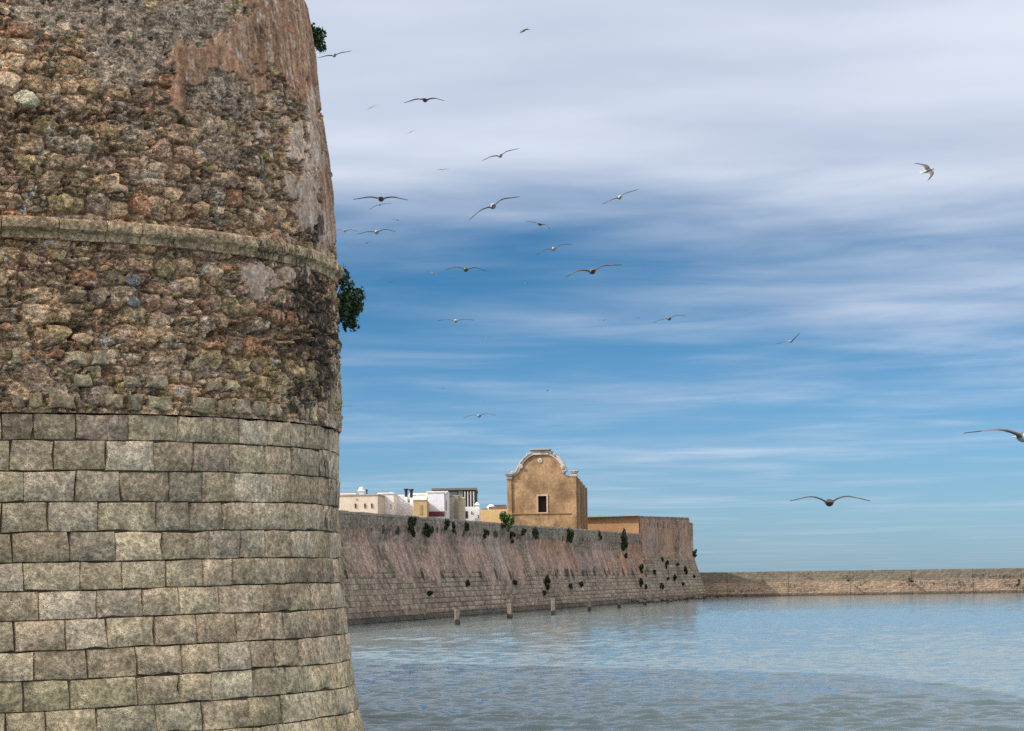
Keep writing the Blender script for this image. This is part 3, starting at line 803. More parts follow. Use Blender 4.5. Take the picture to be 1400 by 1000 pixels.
bastion = empty('corner_bastion', tuple(wallp(np.array(S_BAST), np.array(0.0))))
tag(bastion, 'taller stone bastion with an orange lit flank at the far end of the sea wall', 'bastion')
BINV = Matrix.Translation(bastion.location).inverted()
bt = lambda s: np.where(s > 144.6, 9.35, 9.45 + .5 * (s - S_BAST) / 33) + .05 * (fbm(s / .8, s * 0, 8, 3) - .5)
o = face(S_BAST, S_END, bt, .12, 4.7, 'wall_face', None, 700, True); under(o, bastion, BINV); o['kind'] = 'stuff'
MAT['flank_orange'] = plaster_mat('ochre_render', (.37, .215, .115), .4, .8, bump=.3, dark=(.2, .12, .07))
def bastion_body():
    A = lambda s, q: tuple(WB + WD * s + WN * q)
    mb = MB(); c0 = A(S_BAST, -1.72); c1 = A(S_END - .4, -1.9)
    poly = [c0, c1, A(S_END - .4, -13), (0.0, c0[1] + 9), (-1.5, c0[1] + 2.0)]
    n = len(poly); zt = [9.47, 9.3, 9.3, 9.47, 9.3]
    V = [(x, y, -1) for x, y in poly] + [(x, y, z) for (x, y), z in zip(poly, zt)]
    mb.add(V, [tuple(range(n, 2 * n))], 1)
    for i in range(n): mb.add([V[i], V[(i + 1) % n], V[n + (i + 1) % n], V[n + i]], [(0, 1, 2, 3)], 2 if i == n - 1 else 0)
    under(mb.build('bastion_body', [MAT['flank'], MAT['coping'], MAT['flank_orange']]), bastion, BINV)
    # battered end face that turns the corner
    zs = np.linspace(-.4, 9.3, 40); qs = np.linspace(0, -12, 40); ZZ, QQ = np.meshgrid(zs, qs, indexing='ij')
    f1 = fbm(QQ / 1.1, ZZ, 81, 4) - .5
    S = S_END - .75 * np.clip(ZZ / 5.5, 0, 1) + .2 * f1
    q = QQ - setback(ZZ)
    V = np.stack([WB[0] + WD[0] * S + WN[0] * q, WB[1] + WD[1] * S + WN[1] * q, ZZ], -1).reshape(-1, 3)
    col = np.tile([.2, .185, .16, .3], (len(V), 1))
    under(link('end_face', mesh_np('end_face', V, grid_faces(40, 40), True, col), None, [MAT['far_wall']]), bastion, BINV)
    for x in (887, 906, 925):                      # walled-up embrasures under the top edge
        s, z = inv_wall(x, 711); s = float(s)
        V = []; f = []
        for d in (-.05, .13):
            for a, zz in ((s - .38, 8.55), (s + .38, 8.55), (s + .38, 9.38), (s - .38, 9.38)): V.append(wallp(np.array(a), np.array(zz), d))
        f = [(4, 5, 6, 7)] + [(j, (j + 1) % 4, 4 + (j + 1) % 4, 4 + j) for j in range(4)]
        o = link('embrasure_infill', mesh_np('embrasure_infill', np.array(V), f, False), None, [MAT['far_block']]); o.color = (.215, .185, .155, .25); under(o, bastion, BINV)
    A2 = c0; mb = MB()                              # thin coping over the orange flank and the bastion top
    d = np.array(poly[4]) - np.array(c0); d /= np.linalg.norm(d); nn = np.array([d[1], -d[0]])
    L = 16
    p = [np.array(c0) - nn * -.1, np.array(c0) + d * L - nn * -.1, np.array(c0) + d * L - nn * .5, np.array(c0) - nn * .5]
    mb.prism([tuple(x) for x in p], 9.48, 9.58)
    under(mb.build('coping', [MAT['coping']]), bastion, BINV)
bastion_body()

# terreplein behind the wall, on which the chapel and the houses stand
def terrace():
    A = lambda s, q: tuple(WB + WD * s + WN * q)
    p = [A(-30, -3.6), A(S_BAST + 2, -3.6), A(S_BAST + 2, -90), A(-30, -90)]
    o = link('terrace', mesh_np('terrace', np.array([(*q, 6.3) for q in p]), [(0, 1, 2, 3)], False), None, [plaster_mat('packed_earth', (.30, .25, .19), .4)])
    tag(o, 'packed earth terrace behind the sea wall', kind='structure')
terrace()

# ------------------------------------------------------------------ breakwater
def breakwater():
    root = empty('breakwater', (45, 297, 0)); inv = Matrix.Translation(root.location).inverted()
    tag(root, 'low two tiered stone breakwater wall closing the basin on the right', 'wall')
    xs = np.arange(20.5, 92, .13); Y0 = 297.0
    zl = np.linspace(-.4, 1.75, 36); zp = np.linspace(1.75, 3.12, 24)
    def sheet(zz, yb, batter, seed, cu, cv, amp, base, var, top=None, z_hi=None):
        X, Z = np.meshgrid(xs, zz)
        if top is not None: Z = zz[0] + (Z - zz[0]) * (1 + .035 * (fbm(X / 1.5, X * 0, seed + 9, 3) - .5))
        d1, d2, ix, iy, _, _ = cells(X, Z, cu, cv, seed, 2.6, .9)
        h = h2(ix, iy, seed + 1); f1 = fbm(X / 1.5, Z / .8, seed + 2, 5, .6) - .5
        off = amp * sstep(d2 - d1, 0, .35) * (.4 + .6 * h) + amp * 1.6 * f1
        Yv = yb + batter * (Z - zz[0]) - off
        col = np.array(base) * (1 - var / 2 + var * h)[..., None] * (.8 + .4 * fbm(X / 6, Z / 1.2, seed + 3, 4))[..., None]
        wet = sstep(Z, .42, .2)[..., None]; col = col * (1 - .8 * wet) + np.array([.06, .052, .042]) * .8 * wet
        al = np.clip(.25 + .5 * sstep(fbm(X / 2.5, Z / .7, seed + 4, 4), .5, .66), 0, 1)
        joint = np.abs((X / 7.8) % 1 - .5) < .006
        col = np.where(joint[..., None], col * .55, col)
        return np.stack([X, Yv, Z], -1).reshape(-1, 3), grid_faces(*X.shape), np.concatenate([col, al[..., None]], -1).reshape(-1, 4)
    V, f, c = sheet(zl, Y0 - .40, .04, 820, .42, .26, .055, (.275, .195, .140), .3)
    o = under(link('rubble_footing', mesh_np('rubble_footing', V, f, True, c), None, [MAT['breakwater']]), root, inv); o['kind'] = 'stuff'
    V, f, c = sheet(zp, Y0, .03, 860, .9, .34, .03, (.165, .136, .105), .2, 1)
    o = under(link('parapet', mesh_np('parapet', V, f, True, c), None, [MAT['breakwater']]), root, inv); o['kind'] = 'stuff'
    mb = MB(); mb.box(20, 92, Y0 + .06, Y0 + 2.4, -1, 3.06); mb.box(20, 92, Y0 - .30, Y0 + .06, -1, 1.74)
    under(mb.build('wall_core', [MAT['coping']]), root, inv)
    o = link('sun_side', mesh_np('x', np.zeros((0, 3)), [], False), None, []) if False else None
breakwater()

# ------------------------------------------------------------------ chapel
def chapel():
    Yc = 246.0; cxp = 741.5; k = F / Yc
    base = at(cxp, 718.0, Yc); ang = -math.atan2(.13, .99)
    root = empty('chapel', (base[0], base[1], 6.3), ang)
    tag(root, 'ochre chapel with a scrolled white baroque gable standing behind the sea wall', 'chapel')
    hor = AXY - (cxp - 700) * math.tan(ROLL)
    def U(X, Yp):                                   # zoomed-photo pixel of the facade -> (u, z) in metres
        px = X / 7.69 + 680; py = Yp / 7.69 + 600
        return ((px - cxp) / k * 1.008, 3 + (hor - (px - cxp) * math.tan(ROLL) - py) / k - 6.3)
    OCH = plaster_mat('ochre_facade', (.295, .190, .108), .95, 1.1, bump=.5, streak=.75, dark=(.22, .13, .06))
    SIDE = plaster_mat('ochre_side', (.35, .245, .155), .6, .9, bump=.5)
    WHT = plaster_mat('white_moulding', (.46, .43, .40), .8, 2.0)
    FRM = plaster_mat('window_surround', (.46, .35, .25), .5, 2.0)
    GRY = plaster_mat('grey_stone_cap', (.30, .27, .24), .5, 2.0)
    DRK = new_mat('dark_opening')[0]; DRK.node_tree.nodes['Principled BSDF'].inputs['Base Color'].default_value = (.03, .02, .02, 1)
    path = [(178, 388), (200, 380), (222, 360), (238, 330), (250, 300), (272, 262), (305, 222), (350, 184), (400, 160), (465, 149), (530, 156),
            (590, 182), (640, 220), (676, 264), (696, 308), (708, 350)]
    P = [U(*p) for p in path]
    outer = [U(108, 1000), U(108, 415), U(160, 400)] + P + [U(712, 378), U(780, 398), U(838, 404), U(838, 1000)]
    u0, z0 = U(432, 775); u1, z1 = U(520, 602)
    hole = [(u0, z0), (u1, z0), (u1, z1), (u0, z1)]
    bm = bmesh.new()
    def loop(pts):
        vs = [bm.verts.new((u, 0, z)) for u, z in pts]; return [bm.edges.new((vs[i], vs[(i + 1) % len(vs)])) for i in range(len(vs))]
    es = loop(outer) + loop(hole)
    bmesh.ops.triangle_fill(bm, use_beauty=True, use_dissolve=False, edges=es, normal=(0, -1, 0))
    r = bmesh.ops.extrude_face_region(bm, geom=bm.faces[:])
    bmesh.ops.translate(bm, verts=[g for g in r['geom'] if isinstance(g, bmesh.types.BMVert)], vec=(0, .7, 0))
    bmesh.ops.recalc_face_normals(bm, faces=bm.faces[:])
    me = bpy.data.meshes.new('facade'); bm.to_mesh(me); bm.free(); link('facade', me, root, [OCH])
    uL, uR = U(112, 900)[0], U(834, 900)[0]
    z_e = U(838, 395)[1]; L = 9.5
    mb = MB()                                       # side and rear walls, roof slab: a hollow room behind the window
    sl = -.75
    mb.add([(uR, .69, 0), (uR, L, 0), (uR, L, z_e + sl), (uR, .69, z_e + .02), (uR - .5, .69, 0), (uR - .5, L, 0), (uR - .5, L, z_e + sl), (uR - .5, .69, z_e + .02)],
           [(0, 1, 2, 3), (7, 6, 5, 4), (3, 2, 6, 7), (1, 5, 6, 2)])
    mb.box(uL, uL + .5, .69, L, 0, z_e - .3); mb.box(uL + .5, uR - .5, L - .5, L, 0, z_e + sl - .05)
    mb.build('side_wall', [SIDE], root)
    mb = MB(); mb.add([(uL + .5, .7, z_e - .5), (uR - .5, .7, z_e - .5), (uR - .5, L, z_e - 1.0), (uL + .5, L, z_e - 1.0)], [(0, 1, 2, 3)]); mb.build('roof', [GRY], root)
    for y_ in (1.2, 3.9, 6.6, 9.0):                  # ribs on the side wall
        mb = MB(); mb.box(uR, uR + .22, y_, y_ + .55, 0, z_e - .12 - .085 * y_); mb.build('buttress', [SIDE], root, bevel=.02)
    # moulding swept along the gable
    def sweep(pts, dn0, dn1, y0, y1, name, m):
        pts = [Vector((u, z)) for u, z in pts]; V = []; f = []
        for i, p in enumerate(pts):
            t = (pts[min(i + 1, len(pts) - 1)] - pts[max(i - 1, 0)]).normalized(); n = Vector((-t.y, t.x))
            for dn, y in ((dn0, y0), (dn1, y0), (dn1, y1), (dn0, y1)): q = p + n * dn; V.append((q.x, y, q.y))
        for i in range(len(pts) - 1): f += [(i * 4 + j, i * 4 + (j + 1) % 4, i * 4 + 4 + (j + 1) % 4, i * 4 + 4 + j) for j in range(4)]
        f += [(0, 1, 2, 3), tuple((len(pts) - 1) * 4 + j for j in (3, 2, 1, 0))]
        me = mesh_np(name, np.array(V), f, False); bm = bmesh.new(); bm.from_mesh(me); bmesh.ops.recalc_face_normals(bm, faces=bm.faces[:]); bm.to_mesh(me); bm.free()
        return link(name, me, root, [m])
    sweep(P, -.06, .20, -.16, .82, 'gable_moulding', WHT)
    sweep(P, .202, .32, -.26, .90, 'gable_lip', WHT)
    def scroll(X, Yp, rad, m=WHT):
        u, z = U(X, Yp); mb = MB(); rot = Matrix.Translation((u, 0, z)) @ Matrix.Rotation(R_(90), 4, 'X')
        mb.lathe([(rad * .55, -.85), (rad, -.8), (rad, .24), (rad * .72, .30), (rad * .66, .25), (rad * .3, .25), (rad * .24, .33), (.01, .35)], (0, 0, 0), 12, 0, rot); mb.build('scroll', [m], root)
    for a in ((176, 362, .26), (258, 292, .22), (700, 300, .24), (706, 352, .17), (578, 142, .17), (614, 170, .17), (330, 165, .13)): scroll(*a)
    mb = MB(); a = U(362, 140); b = U(560, 122)
    mb.box(a[0], b[0], -.30, .95, a[1] + .02, a[1] + .16); mb.box(a[0] - .12, b[0] + .06, -.42, 1.05, a[1] + .163, a[1] + .30); mb.build('crest_slab', [GRY], root, bevel=.02)
    mb = MB(); a = U(372, 150); b = U(552, 138); mb.box(a[0] + .05, b[0] - .05, -.2, .8, a[1] - .2, a[1] + .16); mb.build('crest_block', [WHT], root)
    u, z = U(459, 232); mb = MB(); rot = Matrix.Translation((u, -.002, z)) @ Matrix.Rotation(R_(90), 4, 'X')
    mb.lathe([(.25, 0), (.25, .06), (.20, .09), (.13, .09), (.11, .03), (.07, .03), (.05, .08), (.01, .09)], (0, 0, 0), 14, 0, rot); mb.build('rosette', [WHT], root)
    for xa, xb, yt in ((110, 157, 432), (786, 836, 405)):
        a, zt = U(xa, yt); b, _ = U(xb, yt)
        mb = MB(); mb.box(a, b, -.16, -.003, 0, zt); mb.build('pilaster', [OCH], root, bevel=.015)
        mb = MB(); c = (a + b) / 2; w = (b - a) / 2
        for i, (e, h0, h1) in enumerate(((.04, 0, .10), (.10, .102, .24), (.02, .242, .42), (.14, .422, .56), (.20, .562, .68))): mb.box(c - w - e, c + w + e, -.18 - e, .5 + e, zt + h0, zt + h1)
        mb.build('capital', [GRY if xa < 300 else WHT], root, bevel=.015)
    zb = U(400, 780)[1]; mb = MB(); mb.box(uL + .05, uR - .05, -.11, -.004, zb - .12, zb); mb.build('string_course', [OCH], root)
    w = MB(); t = .15
    w.box(u0 - t, u0 - .002, -.08, .3, z0, z1 + t); w.box(u1 + .002, u1 + t, -.08, .3, z0, z1 + t); w.box(u0 - .002, u1 + .002, -.08, .3, z1 + .002, z1 + t); w.box(u0 - t, u1 + t, -.12, .2, z0 - .1, z0 - .002)
    win = w.build('window', [FRM], root); win['label'] = 'tall dark window opening in a pale stone frame'
    mb = MB(); mb.box(u0 + .003, u1 - .003, .42, .50, z0 + .003, z1 - .003); sh = mb.build('dark_room_plate', [DRK], win)  # near-black plate paints in the darkness of the room behind the opening
chapel()

# ------------------------------------------------------------------ houses on the terrace
HM = {}
def hm(c):
    if c not in HM: HM[c] = plaster_mat('house_plaster', c, .28, 1.0)
    return HM[c]
DARK = plaster_mat('dark_void', (.035, .03, .03), .1); TILE = plaster_mat('old_roof_tile', (.20, .13, .10), .5, 3.0)
def yw(x, Yd): return at(x, 700, Yd)[0]
def zz(x, y, Yd): return float(at(x, y, Yd)[2])
class House:
    def __init__(s, name, label, x0, x1, yt, Yd, depth, wall, cat='house', zlow=6.3, rz=0.0):
        a_ = (x1 - 700) / F; s_ = (a_ * 150.86 + 14.05) / (.2364 - .9716 * a_); Yd = max(Yd, 150.86 + .9716 * s_ + 1.2)   # stand behind the wall
        c = at((x0 + x1) / 2, yt, Yd); s.Y = Yd; s.c = c; s.rz = rz
        s.root = empty(name, (c[0], c[1], zlow), rz); tag(s.root, label, cat); s.z0 = zlow
        s.block('wall', x0, x1, yt, 0, depth, wall)
    def u(s, x): return float(at(x, 700, s.Y)[0] - s.c[0]) / math.cos(s.rz)
    def z(s, x, y): return zz(x, y, s.Y) - s.z0
    def block(s, name, x0, x1, yt, d0, d1, m, yb=None, parent=None):
        mb = MB(); z0 = 0 if yb is None else s.z((x0 + x1) / 2, yb)
        mb.box(s.u(x0), s.u(x1), d0, d1, z0, s.z((x0 + x1) / 2, yt)); return mb.build(name, [m], parent or s.root, bevel=.02)
    def win(s, x0, x1, yt, yb, m=None):
        f = s.block('window', x0, x1, yt, -.04, .02, hm((.30, .26, .22)), yb); 
        mb = MB(); e = .02; mb.box(s.u(x0) + e, s.u(x1) - e, -.07, -.043, s.z((x0 + x1) / 2, yb) + e, s.z((x0 + x1) / 2, yt) - e); mb.build('pane', [m or DARK], f)
    def pipe(s, x, yt, yb, r=.07, d=1.0, m=None, name='chimney_pipe'):
        mb = MB(); a = s.z(x, yb); b = s.z(x, yt); mb.lathe([(r, a), (r, b - .12), (r * 1.7, b - .12), (r * 1.7, b)], (s.u(x), d, 0), 8); mb.build(name, [m or DARK], s.root)
    def parapet(s, x0, x1, yt, m, dep):
        mb = MB(); z = s.z((x0 + x1) / 2, yt); a, b = s.u(x0), s.u(x1)
        mb.box(a - .05, b + .05, -.06, .15, z, z + .10); mb.box(b - .15, b + .05, .153, dep, z, z + .10); mb.box(a - .05, a + .15, .153, dep, z, z + .10); mb.build('parapet', [m], s.root)
BEI = hm((.58, .49, .41)); WH = hm((.74, .73, .74)); OC = hm((.52, .36, .18)); CRM = hm((.62, .53, .38)); TAN = hm((.50, .45, .37)); LIL = hm((.68, .67, .73)); MAR = hm((.16, .05, .06)); GRD = hm((.10, .10, .105)); GRL = hm((.42, .42, .43))
h = House('beige_house', 'flat roofed beige house nearest the round tower with a small white roof dome', 440, 517, 678, 182, 7, BEI, rz=R_(-4))
h.block('upper_wall', 455, 486, 674.5, .6, 5, BEI, 678.4); h.parapet(440, 517, 678, hm((.36, .29, .24)), 7)
for x in (486, 499, 508.5): h.win(x - 1.1, x + 1.1, 688.5, 695)
for x in (488,): h.win(x - .8, x + .8, 682, 684)
mb = MB(); u, z = h.u(490), h.z(490, 674.6); mb.box(u - .16, u + .16, 1.8, 2.1, z - .3, z + .22); mb.box(u - .26, u + .26, 1.7, 2.2, z + .222, z + .30); mb.lathe([(.22, z + .302), (.20, z + .42), (.13, z + .52), (.02, z + .57)], (u, 1.95, 0), 10); mb.build('roof_dome', [WH], h.root)
h.pipe(499.5, 669, 679, .05, 1.0)
h = House('white_house', 'plain white cube house beside the beige house, its edge parapet rising', 517, 539, 675.5, 186, 6, WH)
mb = MB(); z = h.z(534, 675.6); mb.lathe([(.22, z - .05), (.20, z + .06), (.13, z + .14), (.03, z + .18)], (h.u(534.5), .8, 0), 10); mb.build('roof_dome', [WH], h.root); h.win(534, 535.2, 690, 692.5); h.win(534, 535.2, 694, 696); h.parapet(517, 539, 675.5, WH, 6)
h = House('low_white_house', 'low white house with two dark chimney pipes on its upper terrace', 539.6, 565, 688, 190, 5, LIL)
h.block('upper_wall', 540, 572, 676, 1.2, 5, WH, 688.4); h.block('rear_wall', 556, 584, 671.5, 5.2, 8, hm((.72, .68, .60)), 700)
h.pipe(555, 668, 680, .12, .8); h.pipe(562.2, 668.5, 681, .12, .8); h.block('chimney_base', 553, 557, 679.5, .5, 1.15, WH, 688.2); h.block('chimney_base', 560.5, 564, 680.5, .5, 1.15, WH, 688.2)
h = House('ochre_house', 'bare ochre stone house with a white parapet between the white houses', 565, 584, 684.5, 184, 5, hm((.46, .33, .17)))
h.block('parapet', 564.5, 584.2, 679, -.06, 2, WH, 684.3); h.block('doorway', 573, 577, 690, -.05, .1, hm((.36, .25, .14)), 704)
h.block('rear_wall', 570, 592, 672.5, 5.1, 8, hm((.60, .50, .30)))
h = House('mauve_white_house', 'tall pale mauve and white cube house with a dark red base', 584, 608, 673.5, 186, 7, LIL)
h.block('side_wing', 608.3, 613, 673.5, .25, 5, WH); h.win(609.6, 611.0, 683, 698); h.block('red_base', 584, 607.6, 699.5, -.08, -.003, MAR, 706); h.parapet(584, 612, 673.5, WH, 5)
h = House('tan_house', 'weathered tan wall house right of the mauve white cube', 613.4, 627, 679, 190, 6, TAN)
h.block('buttress', 622, 627, 678, -.2, -.003, hm((.27, .24, .18)), 712); h.parapet(613.4, 627, 679, hm((.32, .28, .22)), 4)
h = House('modern_block', 'dark grey modern block with vertical pale fins rising behind the houses', 592, 651, 671, 230, 10, GRD, 'building')
h.block('roof_slab', 590.5, 652, 667.5, -.5, 10, hm((.15, .145, .14)), 670.8); h.block('glazed_front', 596, 626, 672.5, -.10, -.004, hm((.20, .24, .25)), 692)
for x in (636, 640, 644, 648): h.block('fin', x - .9, x + .9, 672.5, -.45, -.004, GRL, 700)
h.block('corner_pier', 627, 633.5, 671.2, -.3, -.004, hm((.22, .21, .19)), 705)
h = House('cream_house', 'small cream coloured roof block in front of the dark modern building', 627.5, 635, 682, 192, 4, CRM)
h.parapet(627.5, 635, 682, CRM, 3)
h = House('white_hut', 'low white hut with a wide dark doorway and a little lantern', 628, 656, 695, 182, 4, WH, 'hut')
h.block('raised_wall', 635, 649, 693.3, .003, 3, WH, 695.2); h.block('doorway', 630.5, 639.5, 699, -.03, .02, DARK, 709); h.win(643.5, 645.5, 699, 703, hm((.2, .2, .19))); h.win(652.8, 654.2, 704, 708)
mb = MB(); u, z = h.u(652.3), h.z(652, 695); mb.box(u - .20, u + .20, .4, .8, z, z + .12); mb.box(u - .14, u + .14, .46, .74, z + .122, z + .28); mb.box(u - .24, u + .24, .36, .84, z + .282, z + .34)
mb.lathe([(.2, z + .342), (.12, z + .46), (.02, z + .54)], (u, .6, 0), 8); mb.build('lantern', [WH], h.root)
h = House('ochre_yard_wall', 'low ochre yard wall between the white hut and the chapel, cluttered with roof tiles', 656.5, 694, 697, 205, 1.2, OC, 'wall')
h.block('tile_ridge', 668, 693, 692.5, .1, .9, TILE, 696.8); h.block('tile_ridge', 676, 692, 690.5, .25, .75, hm((.10, .085, .075)), 692.4); h.block('tile_heap', 658, 667, 695, .2, .8, hm((.2, .17, .14)), 696.9)
h = House('white_dome', 'small white dome between the white hut and the chapel', 665, 679, 694, 212, 3, WH, 'dome')
mb = MB(); z = h.z(672, 694); mb.lathe([(.36, z), (.35, z + .08), (.27, z + .20), (.14, z + .28), (.02, z + .30)], (h.u(671.5), 1, 0), 12); mb.build('cupola', [WH], h.root)

# ------------------------------------------------------------------ posts in the water
def posts():
    L = [('nearest mooring post, first from the round tower', 625, 854.5, 833.6, 7), ('second mooring post from the round tower', 697, 846, 825.5, 6.4),
         ('third mooring post from the round tower, slim and grey', 756.6, 841, 818.7, 5.6), ('fourth mooring post from the round tower', 805.8, 835.5, 817.5, 5),
         ('fifth mooring post from the round tower', 846.5, 831.5, 816, 4.4), ('short stub of a mooring post in front of the bastion rocks', 881.8, 827.4, 821, 4.2),
         ('tall thin post below the bastion, right of the short stub', 912.7, 824, 813, 3.4), ('post below the plants of the bastion', 939, 821.4, 813.5, 3.2),
         ('post at the far corner of the bastion', 963, 819, 810.5, 3.2), ('last small post in front of the shaded breakwater', 981, 817.5, 807.5, 2.6)]
    PM = stone_mat('post_concrete', 'object', 1.0, .6, .03, .5, .3, .2)
    for lab, px, yb, yt, w in L:
        d = ray(px, yb); Yd = -3.0 / d[2] * d[1]; b = at(px, yb, Yd); zt = float(at(px, yt, Yd)[2]); hw = w / F * Yd / 2
        r = empty('mooring_post', (b[0], b[1], 0), rng.uniform(-.3, .3)); tag(r, 'square weathered ' + lab if len(lab.split()) < 12 else lab, 'post', 'mooring posts along the sea wall')
        mb = MB(); q = .55
        mb.prism([(-hw, -hw), (hw, -hw), (hw, hw), (-hw, hw)], -.6, .30, 0, 1.0); o = mb.build('wet_base', [PM], r, bevel=.02); o.color = (.035, .032, .028, .4)
        mb = MB(); mb.prism([(-hw * .97, -hw * .97), (hw * .97, -hw * .97), (hw * .97, hw * .97), (-hw * .97, hw * .97)], .302, zt, 0, .93)
        o = mb.build('shaft', [PM], r, bevel=.03); o.color = (.125, .095, .078, .3)
        r.rotation_euler = (rng.uniform(-.02, .02), rng.uniform(-.03, .03), rng.uniform(-.3, .3))
posts()
def rocks():
    mb = MB(); rg = np.random.default_rng(3)
    me = bpy.data.meshes.new('fallen_rocks'); bm = bmesh.new()
    for i in range(90):
        s = rg.uniform(96, 138); q = abs(rg.normal(0, .8)); sz = rg.uniform(.12, .38)
        p = WB + WD * s + WN * (q + .1)
        t = bmesh.ops.create_icosphere(bm, subdivisions=1, radius=1.0)['verts']
        for v in t: v.co = Vector((p[0] + v.co.x * sz * rg.uniform(.8, 1.2), p[1] + v.co.y * sz, .12 + .25 * max(0, 1 - q) + v.co.z * sz * .6))
    bm.to_mesh(me); bm.free()
    o = link('fallen_rocks', me, None, [stone_mat('rock', 'object', .6, .6, .1, .6, .4, .1)]); o.color = (.105, .088, .072, .3)
    tag(o, 'strip of fallen stones at the waterline under the bastion', kind='stuff')
rocks()
# ------------------------------------------------------------------ plants
LEAF_D = leaf_mat('caper_leaf', (.052, .082, .032)); LEAF_M = leaf_mat('weed_leaf', (.060, .078, .036)); LEAF_L = leaf_mat('bright_leaf', (.075, .115, .030))
STEM = plaster_mat('woody_stem', (.11, .085, .06), .3, 6.0)
def bush(name, label, base, nrm, size, n, leaf, mat, group=None, droop=0.0, up=0.35, seed=0, clumps=7, cat='bush'):
    """size = (half width along the wall, half height, reach outwards)"""
    rg = np.random.default_rng(seed + 77); nrm = Vector(nrm).normalized(); tan = Vector((nrm.y, -nrm.x, 0)).normalized()
    root = empty(name, tuple(base)); tag(root, label, cat, group)
    ctr = Vector((0, 0, 0)) + nrm * size[2] * .8 + Vector((0, 0, 1)) * (size[1] * (up - droop))
    V = []; f = []; cl = []
    for c in range(clumps):
        d = rg.normal(size=3); d /= np.linalg.norm(d); r = rg.uniform(.35, .95)
        cl.append(ctr + tan * d[0] * size[0] * r + nrm * d[1] * size[2] * r + Vector((0, 0, d[2] * size[1] * r)))
    for i in range(n):
        c = cl[rg.integers(clumps)]; d = rg.normal(size=3); d /= np.linalg.norm(d); r = rg.uniform(.35, 1) ** .6 * rg.uniform(.22, .44)
        p = c + tan * d[0] * size[0] * r + nrm * d[1] * size[2] * r + Vector((0, 0, d[2] * size[1] * r))
        if (p.dot(nrm)) < -.02: p -= nrm * (p.dot(nrm) + .02)
        a = Vector(rg.normal(size=3)).normalized(); b = a.orthogonal().normalized(); b = (Matrix.Rotation(rg.uniform(0, 6.28), 3, a) @ b); l = leaf * rg.uniform(.6, 1.3); w = l * .36
        cn = a.cross(b); k = len(V)
        V += [p - b * l * .5, p + cn * w + a * l * .08, p + b * l * .5 + a * l * -.1, p - cn * w + a * l * .08]; f += [(k, k + 1, k + 2), (k, k + 2, k + 3)]
    o = link('foliage', mesh_np('foliage', np.array(V), f, False), root, [mat]); o['kind'] = 'stuff'
    mb = MB()
    for c in cl: mb.tube([nrm * -.08, c * .45 + Vector((0, 0, size[1] * .06)), c, c + (c - ctr) * .5], [leaf * .22, leaf * .16, leaf * .1, leaf * .04], 4)
    mb.build('stem', [STEM], root)
    return root
def tower_bush(px, py, label, size, n, leaf, seed, droop):
    d = ray(px, py); h = d[:2]; t = (TC @ h) / (h @ h); z = 3 + d[2] * t
    hd = h / np.linalg.norm(h); nr = np.array([hd[1], -hd[0]]); R = TR(z) - .02
    b = np.array([TC[0] + nr[0] * R, TC[1] + nr[1] * R, z])
    bush('caper_bush', label, b, (nr[0], nr[1], 0), size, n, leaf, LEAF_D, 'bushes rooted in the tower', droop, seed=seed, clumps=15)
tower_bush(460, 422, 'dark green bush hanging from the tower just under the string course', (.28, .46, .235), 1500, .060, 1, .30)
tower_bush(420, 53, 'small dark bush sprouting near the top of the round tower', (.2, .2, .19), 620, .052, 2, .3)
def wall_bush(px, py, w, h, label, mat=None, out=.35, n=None, top=False, seed=0, cat='plant', name='wall_plant'):
    s, z = inv_wall(px, py); s, z = float(s), float(z)
    b = wallp(np.array(s), np.array(z), .03); k = b[1] / F
    # widths along the wall are foreshortened: the wall recedes at about 14 degrees from the line of sight
    q_ = .68 if py > 745 else 1.0; hw = w * k / 2 * 1.15 * q_; hh = h * k / 2 * q_
    bush(name, label, b, (WN[0], WN[1], 0), (hw * 1.1, hh, min(out, max(.18, hw))), n or int(90 + 26 * w * h / 6), .22, mat or LEAF_M, 'plants growing from the sea wall', .30, seed=seed, clumps=max(6, int(h / 2.5)), cat=cat)
WP = [(557, 719, 13, 27, 'dark plant hanging below the wall top, first from the tower'), (580, 725, 11, 20, 'dark drooping plant right of the first hanging plant on the sea wall'),
      (607, 718, 7, 18, 'thin dark plant streak below the mauve house'), (617, 722, 6, 14, 'small dark weed beside the thin streak under the tan house'), (635, 721, 8, 14, 'small weed under the white hut'),
      (660, 727, 8, 18, 'thin dark plant under the ochre yard wall'), (697, 735, 7, 14, 'little weed hanging just right of the bright bush'),
      (712, 726, 8, 12, 'small weed under the left pilaster of the chapel'), (727, 730, 9, 18, 'dark weed under the chapel window'), (775, 735, 14, 25, 'thick dark plant hanging under the right edge of the chapel'),
      (817, 733, 6, 16, 'thin weed right of the chapel, under the orange flank'), (850, 741, 17, 28, 'big dark plant on the wall left of the bastion corner'), (853, 760, 7, 10, 'small weed just under the big dark plant by the bastion'),
      (744, 797, 11, 26, 'dark plant low on the wall, above the third post'), (792, 799, 8, 14, 'dark tuft low on the wall above the fourth post'), (742, 811, 5, 10, 'small tuft below the low dark plant'),
      (636, 798, 7, 12, 'small dark tuft low on the wall above the first post'), (584, 812, 5, 10, 'lone dark tuft on the squared stones nearest the tower'), (778, 803, 6, 12, 'faint tuft low on the wall between two posts'), (701, 797, 9, 10, 'dark tuft halfway up the wall above the second post')]
for i, (x, y, w, h, lab) in enumerate(WP): wall_bush(x, y, w, h, lab, seed=i * 3)
